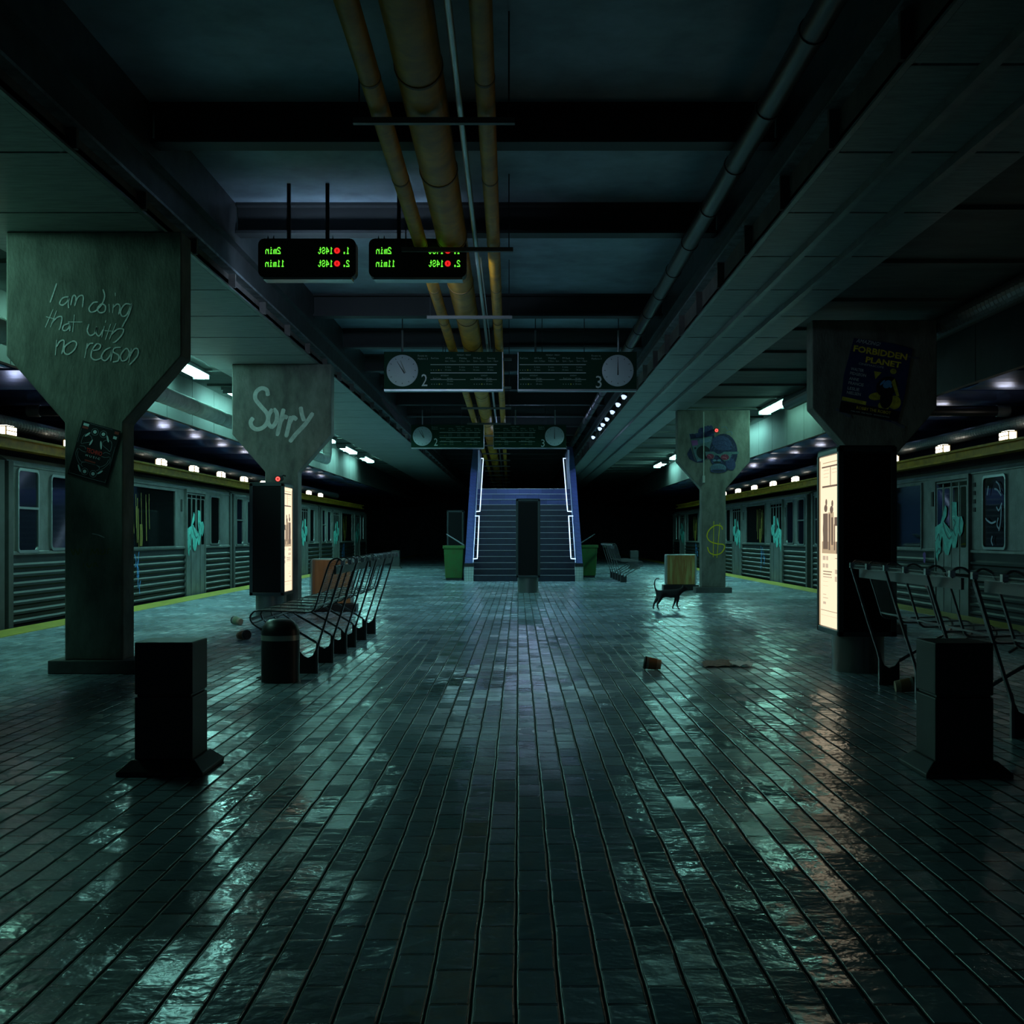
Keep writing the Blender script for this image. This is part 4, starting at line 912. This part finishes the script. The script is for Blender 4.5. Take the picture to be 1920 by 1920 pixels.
# ------------------------------------------------------------------ benches
MESH = mesh_mat()
LOOP = [(.475,.374),(.535,.415),(.56,.465),(.54,.505),(.49,.525),(.30,.52),(.08,.512),(.035,.525),(.012,.56),(-.04,.73),(-.095,.90),(-.125,.948),(-.17,.962),(-.205,.942),(-.215,.90)]
LEGB = [(-.215,.90),(-.16,.72),(-.08,.46),(-.015,.26),(0,.20),(0,0)]
LEGF = [(.475,.374),(.30,.275),(.15,.185)]
def bench(x, y0, n, sgn, label, pitch=.42, par=0, mesh=True):
    """n strips along the platform; sgn=-1 the seat faces left, +1 faces right"""
    r = empty('bench', (x, y0, 0), label, 'bench', 'steel strip benches')
    def q(pts): return [(x+sgn*u, z) for u, z in pts]
    for k in range(n):
        y = y0+pitch*k
        b = MB(); b.strip(q(smooth2(LOOP)), y-.012, y+.012, th=.012)
        if k % 2 == par:
            b.strip(q(LEGB), y-.014, y+.014, th=.016); b.strip(q(LEGF), y-.010, y+.010, th=.02)
            b.build('leg_frame', FRAME, r)
            b = MB(); b.prism(q([(0,.0),(.0,.26),(.012,.20),(.035,.152),(.075,.13),(.11,.145),(.15,.195),(.15,0)]), 'y', y-.010, y+.010); b.build('foot_plate', BLACKM, r)
        else: b.build('strip', FRAME, r)
    ye = y0+pitch*(n-1)
    for (u, z, w, h) in ((-.15, .865, .018, .07), (.012, .56, .012, .012), (.535, .42, .012, .012)):
        b = MB(); b.box(min(x+sgn*(u-w/2), x+sgn*(u+w/2)), max(x+sgn*(u-w/2), x+sgn*(u+w/2)), y0, ye, z-h/2, z+h/2); b.build('long_bar', FRAME, r)
    if mesh:
        S = q(smooth2(LOOP)); b = MB(); vs = []
        for (a, z) in S: vs += [(a, y0, z), (a, ye, z)]
        b.add(vs, [(2*i, 2*i+1, 2*i+3, 2*i+2) for i in range(len(S)-1)]); b.build('wire_mesh', MESH, r)
    for k in range(n):
        y = y0+pitch*k; b = MB(); b.box(x+sgn*(-.215)-.016, x+sgn*(-.215)+.016, y-.018, y+.018, .905, .945); b.build('clip', mat('bright_clip', (.7,.75,.78), .22, metal=.9), r)
    return r
def smooth2(pts): return [(p.x, p.y) for p in smoothpts(pts, 3)]
bench(-1.685, 10.0, 6, -1, 'nearest left bench just behind the black trash bin', .42)
bench(-1.685, 12.36, 6, -1, 'second left bench, next behind the nearest one', .42)
bench(2.79, 7.10, 6, 1, 'right bench directly in front of the lit kiosk', .425, 1)
bench(2.81, 4.70, 6, 1, 'right bench cut off by the frame edge behind the bollard', .42, 1)
bench(2.53, 29.6, 10, 1, 'far bench right of the stairs beside the green bin', .41)

# ------------------------------------------------------------------ bollards, bins, cabinets
def bollard(xc, d, label):
    r = empty('bollard', (xc, d+.21, 0), label, 'bollard', 'square black bollards')
    b = MB(); b.box(xc-.14, xc+.14, d+.07, d+.35, .05, .372); b.box(xc-.131, xc+.131, d+.079, d+.341, .37, .386); b.box(xc-.14, xc+.14, d+.07, d+.35, .384, .636); b.build('post', mat('black_bollard_paint', (.020,.023,.026), .55, var=.15), r, bevel=.006)
    b = MB(); n = [(xc-.208, d), (xc+.208, d), (xc+.208, d+.42), (xc-.208, d+.42)]; m_ = [(xc-.208+.055, d+.055), (xc+.208-.055, d+.055), (xc+.208-.055, d+.365), (xc-.208+.055, d+.365)]
    b.add([(x, y, 0) for x, y in n]+[(x, y, .02) for x, y in n]+[(x, y, .072) for x, y in m_], [(3,2,1,0),(8,9,10,11)]+[(i, (i+1)%4, 4+(i+1)%4, 4+i) for i in range(4)]+[(4+i, 4+(i+1)%4, 8+(i+1)%4, 8+i) for i in range(4)])
    b.build('base', MATS['black_bollard_paint'], r, bevel=.004)
bollard(-1.715, 5.70, 'square black bollard in front of the chalked pillar')
bollard(2.14, 5.66, 'square black bollard in front of the right bench')
bollard(-4.33, 42, 'tiny far bollard in the dark left of the stairs'); bollard(4.09, 42, 'tiny far bollard in the dark right of the stairs')

x, y = -1.882, 9.43+.02
r = empty('trash_bin', (x, y, 0), 'round black trash bin with grey band beside the left bench', 'trash bin')
b = MB(); b.lathe([(.150,0),(.150,.33)], x, y, 40); b.build('body', BLACKM, r, smooth=True)
b = MB(); b.lathe([(.152,.33),(.152,.37)], x, y, 40); b.build('band', mat('dull_band', (.38,.38,.34), .35, metal=.5), r, smooth=True)
b = MB(); b.lathe([(.150,.37),(.148,.40),(.135,.44),(.108,.475),(.085,.49),(.02,.497)], x, y, 40); b.build('lid', BLACKM, r, smooth=True)

GREEN = mat('green_bin_plastic', (.02,.14,.025), .6, col2=(.045,.10,.015), vscale=6)
def wheelie(x, y, s, label):
    r = empty('wheeled_bin', (x, y, 0), label, 'wheeled bin', 'green wheeled bins beside the stairs')
    b = MB(); b.add([(x-.22,y-.24,.05),(x+.22,y-.24,.05),(x+.22,y+.24,.05),(x-.22,y+.24,.05),(x-.26,y-.29,.82),(x+.26,y-.29,.82),(x+.26,y+.29,.82),(x-.26,y+.29,.82)],
                    [(0,3,2,1),(4,5,6,7),(0,1,5,4),(1,2,6,5),(2,3,7,6),(3,0,4,7)]); b.build('body', GREEN, r, bevel=.02)
    b = MB(); b.box(x-.285, x+.285, y-.31, y+.31, .82, .90); b.build('rim', GREEN, r, bevel=.012)
    b = MB(); b.tube([(x-s*.22, y+.1, .92), (x+s*.0, y+.1, 1.06), (x+s*.20, y+.1, 1.19)], .012, 8); b.add([(x-s*.26,y-.25,.90),(x+s*.20,y-.25,1.19),(x+s*.20,y+.25,1.19),(x-s*.26,y+.25,.90),(x-s*.26,y-.25,.92),(x+s*.20,y-.25,1.205),(x+s*.20,y+.25,1.205),(x-s*.26,y+.25,.92)],
        [(0,3,2,1),(4,5,6,7),(0,1,5,4),(1,2,6,5),(2,3,7,6),(3,0,4,7)]); b.build('lid', mat('pale_lid', (.2,.25,.26), .4), r)
    for q in (-1, 1):
        b = MB(); b.tube([(x+q*.18, y+.26, .10), (x+q*.23, y+.26, .10)], .10, 18); b.build('wheel', BLACK, r)
    b = MB(); b.box(x-.2, x+.2, y-.22, y+.1, 0, .06); b.build('foot', BLACK, r)
wheelie(-1.68, 31.3, -1, 'green wheeled bin with tilted lid left of the stairs')
wheelie(1.92, 33.3, 1, 'green wheeled bin with tilted lid right of the stairs')

def cabinet(x, y, w, ztop, label, m_):
    r = empty('metal_cabinet', (x, y, 0), label, 'cabinet', 'rust-streaked metal cabinets')
    b = MB(); b.box(x-w/2, x+w/2, y, y+.26, .12, ztop); b.build('casing', mat('pale_casing', (.35,.4,.38), .45, metal=.3), r, bevel=.025, seg=3)
    b = MB(); b.box(x-w/2+.03, x+w/2-.03, y-.008, y, .13, ztop-.02); b.build('front_panel', m_, r, bevel=.003)
    b = MB(); b.box(x-w/2-.05, x+w/2+.06, y-.03, y+.29, .0, .12); b.build('base', BLACKM, r, bevel=.01)
    for s in (-1, 1):
        b = MB(); b.tube([(x+s*(w/2+.006), y-.012, .14), (x+s*(w/2+.006), y-.012, ztop-.05), (x+s*(w/2-.04), y-.012, ztop-.005)], .006, 6); b.build('edge_rail', GALV, r)
cabinet(-2.84, 18.15, .63, .805, 'orange-brown streaked metal cabinet behind the left bench', rust_mat('orange_rust_panel', (.16,.18,.17), (.42,.18,.06), (.50,.24,.09)))
cabinet(3.43, 25.2, .64, .76, 'yellowish streaked metal cabinet beside the mural pillar', rust_mat('yellow_rust_panel', (.40,.34,.10), (.34,.15,.04), (.44,.40,.14)))

# ------------------------------------------------------------------ litter
def cup(x, y, ang, label, sc=1.0, tint=(.32,.15,.07)):
    r = empty('paper_cup', (x, y, .0365*sc), label, 'paper cup', 'dropped paper coffee cups')
    CARD = mat('cup_sleeve_%d' % int(tint[0]*100), tint, .7); CP = mat('cup_paper', (.55,.38,.26), .7); LD = mat('cup_lid_black', (.02,.02,.02), .4); CW = mat('cup_pale_band', (.35,.35,.32), .6)
    def part(prof, m_, nm):
        b = MB(); b.lathe([(rr*sc, h*sc) for rr, h in prof], 0, 0, 28, 'x'); o = b.build(nm, m_, r, world=False, smooth=True); return o
    part([(.040,.04),(.041,.045),(.044,.08)], CP, 'cup_body'); part([(.046,.078),(.053,.145)], CARD, 'sleeve'); part([(.050,.145),(.053,.168)], CW, 'rim_band'); part([(.057,.166),(.058,.18),(.050,.19),(.044,.19)], LD, 'lid')
    r.rotation_euler = (0, math.radians(-7.6), ang)
    return r
def off_cup(px, py, d, ang, label, **k):
    p = W(px, py, d); c = cup(p.x, d, ang, label, **k); return c
off_cup(1248, 1250, 10.28, math.radians(176), 'orange-brown cup with black lid lying alone on the paving at centre right')
off_cup(1668, 1284, 8.80, math.radians(-6), 'cup lying at the foot of the right bench')
off_cup(444, 1195, 13.3, math.radians(-38), 'brown cup lying left of the trash bin')
off_cup(455, 1170, 15.4, math.radians(140), 'pale green cup lying behind the front of the left bench', tint=(.30,.36,.22))
def scrap(pts, m_, name, label, cat):
    b = MB(); n = len(pts); b.add([(x, y, z) for x, y, z in pts]+[(x, y, z+.003) for x, y, z in pts], [tuple(range(n)), tuple(range(2*n-1, n-1, -1))]+[(i, (i+1)%n, n+(i+1)%n, n+i) for i in range(n)])
    return b
r = empty('newspaper', (1.9, 10.6, 0), 'crumpled newspaper lying flat near the centre-right cup', 'newspaper')
NP = mat('newsprint', (.22,.17,.14), .8, var=.3, vscale=20); NPW = mat('newsprint_white', (.55,.62,.62), .5)
b = MB(); N_ = 14
vs = []
for i in range(N_+1):
    for j in range(7):
        u, v = i/N_, j/6
        vs.append((1.62+.27*u+.03*v, 10.42+.42*v+.05*u, .006+.012*abs(math.sin(u*7+v*3))+.016*u*v))
b.add(vs, [(i*7+j, i*7+j+1, (i+1)*7+j+1, (i+1)*7+j) for i in range(N_) for j in range(6)]); b.build('folded_sheet', NP, r)
b = MB(); vs = []
for i in range(N_+1):
    for j in range(7):
        u, v = i/N_, j/6
        vs.append((1.86+.19*u+.03*v, 10.40+.34*v+.03*u, .012+.02*abs(math.sin(u*6+v*4+1))))
b.add(vs, [(i*7+j, i*7+j+1, (i+1)*7+j+1, (i+1)*7+j) for i in range(N_) for j in range(6)]); b.build('open_page', NPW, r)
b = MB(); vs = []
for i in range(7):
    for j in range(5): vs.append((-2.10+.018*i, 9.56+.04*j, .006+.016*random.random()))
b.add(vs, [(i*5+j, i*5+j+1, (i+1)*5+j+1, (i+1)*5+j) for i in range(6) for j in range(4)])
tag(b.build('paper_scrap', mat('dark_scrap', (.03,.03,.03), .8)), 'small dark scrap of litter left of the trash bin', 'litter')

# ------------------------------------------------------------------ the cat
CX, CY = W(1233, 0, 18.67).x, 18.67
V = []; E = []; Rd = []
def cv(x, y, z, rad, link=None):
    V.append((CX+x, CY+y, z)); Rd.append(rad)
    if link is not None: E.append((link, len(V)-1))
    return len(V)-1
hip = cv(.035, 0, .255, .052); mid = cv(.17, 0, .252, .056, hip); sh = cv(.295, 0, .262, .055, mid)
nk = cv(.365, 0, .295, .033, sh); hd = cv(.42, 0, .328, .037, nk); mz = cv(.475, 0, .314, .018, hd)
t = hip
for (x, z, rad) in ((-.015,.285,.02), (-.04,.335,.0115), (-.05,.40,.010), (-.042,.455,.009), (-.015,.488,.008), (.03,.484,.0065)): t = cv(x, 0, z, rad, t)
for s, P_ in ((1, ((.010,.185,.040),(-.052,.09,.014),(-.068,.022,.011),(-.045,.012,.011))), (-1, ((.046,.18,.042),(-.01,.085,.014),(-.004,.022,.011),(.022,.012,.011)))):
    t = hip
    for (x, z, rad) in P_: t = cv(x, s*.038, z, rad, t)
for s, P_ in ((1, ((.29,.17,.024),(.262,.088,.0125),(.234,.022,.0105),(.258,.012,.011))), (-1, ((.315,.17,.025),(.296,.088,.0125),(.318,.022,.0105),(.343,.012,.011)))):
    t = sh
    for (x, z, rad) in P_: t = cv(x, s*.032, z, rad, t)
for s in (-1, 1):
    e = cv(.405, s*.026, .362, .014, hd); cv(.396, s*.032, .388, .004, e)
me = bpy.data.meshes.new('cat'); me.from_pydata([(a-CX, b_-CY, c) for a, b_, c in V], E, [])
cat = bpy.data.objects.new('cat', me); COL.objects.link(cat); cat.location = (CX, CY, 0)
me.materials.append(mat('black_fur', (.008,.008,.009), .8, bump=.3, bscale=200))
sk = cat.modifiers.new('skin', 'SKIN'); sk.use_smooth_shade = True; sk.branch_smoothing = .4
for i, rad in enumerate(Rd): k_ = 1.28 if rad > .05 else 1.15 if rad < .04 and rad > .0118 else 1.0; me.skin_vertices[0].data[i].radius = (rad*k_*.85, rad*k_)
me.skin_vertices[0].data[0].use_root = True
cat.modifiers.new('sub', 'SUBSURF').levels = 2; cat.modifiers['sub'].render_levels = 2
tag(cat, 'black cat walking right with raised curled tail', 'cat')

# ------------------------------------------------------------------ world, camera, view
w = bpy.data.worlds.new('dark'); SC.world = w; w.use_nodes = True
w.node_tree.nodes['Background'].inputs['Color'].default_value = (.25, .45, .6, 1); w.node_tree.nodes['Background'].inputs['Strength'].default_value = .03
cd = bpy.data.cameras.new('camera'); cam = bpy.data.objects.new('camera', cd); COL.objects.link(cam)
cam.location = (0, 0, H); cam.rotation_euler = (PI/2, 0, 0)
cd.sensor_width = 36; cd.lens = 36*F/1920; cd.shift_x = -(VX-960)/1920; cd.shift_y = (VY-960)/1920
cd.clip_start = .05; cd.clip_end = 300
SC.camera = cam
SC.view_settings.view_transform = 'Standard'; SC.view_settings.look = 'None'; SC.view_settings.exposure = 0.08; SC.view_settings.gamma = 1; SC.view_settings.use_curve_mapping = False
SC.cycles.max_bounces = 8; SC.cycles.diffuse_bounces = 4; SC.cycles.sample_clamp_indirect = 4.0; SC.cycles.caustics_reflective = False
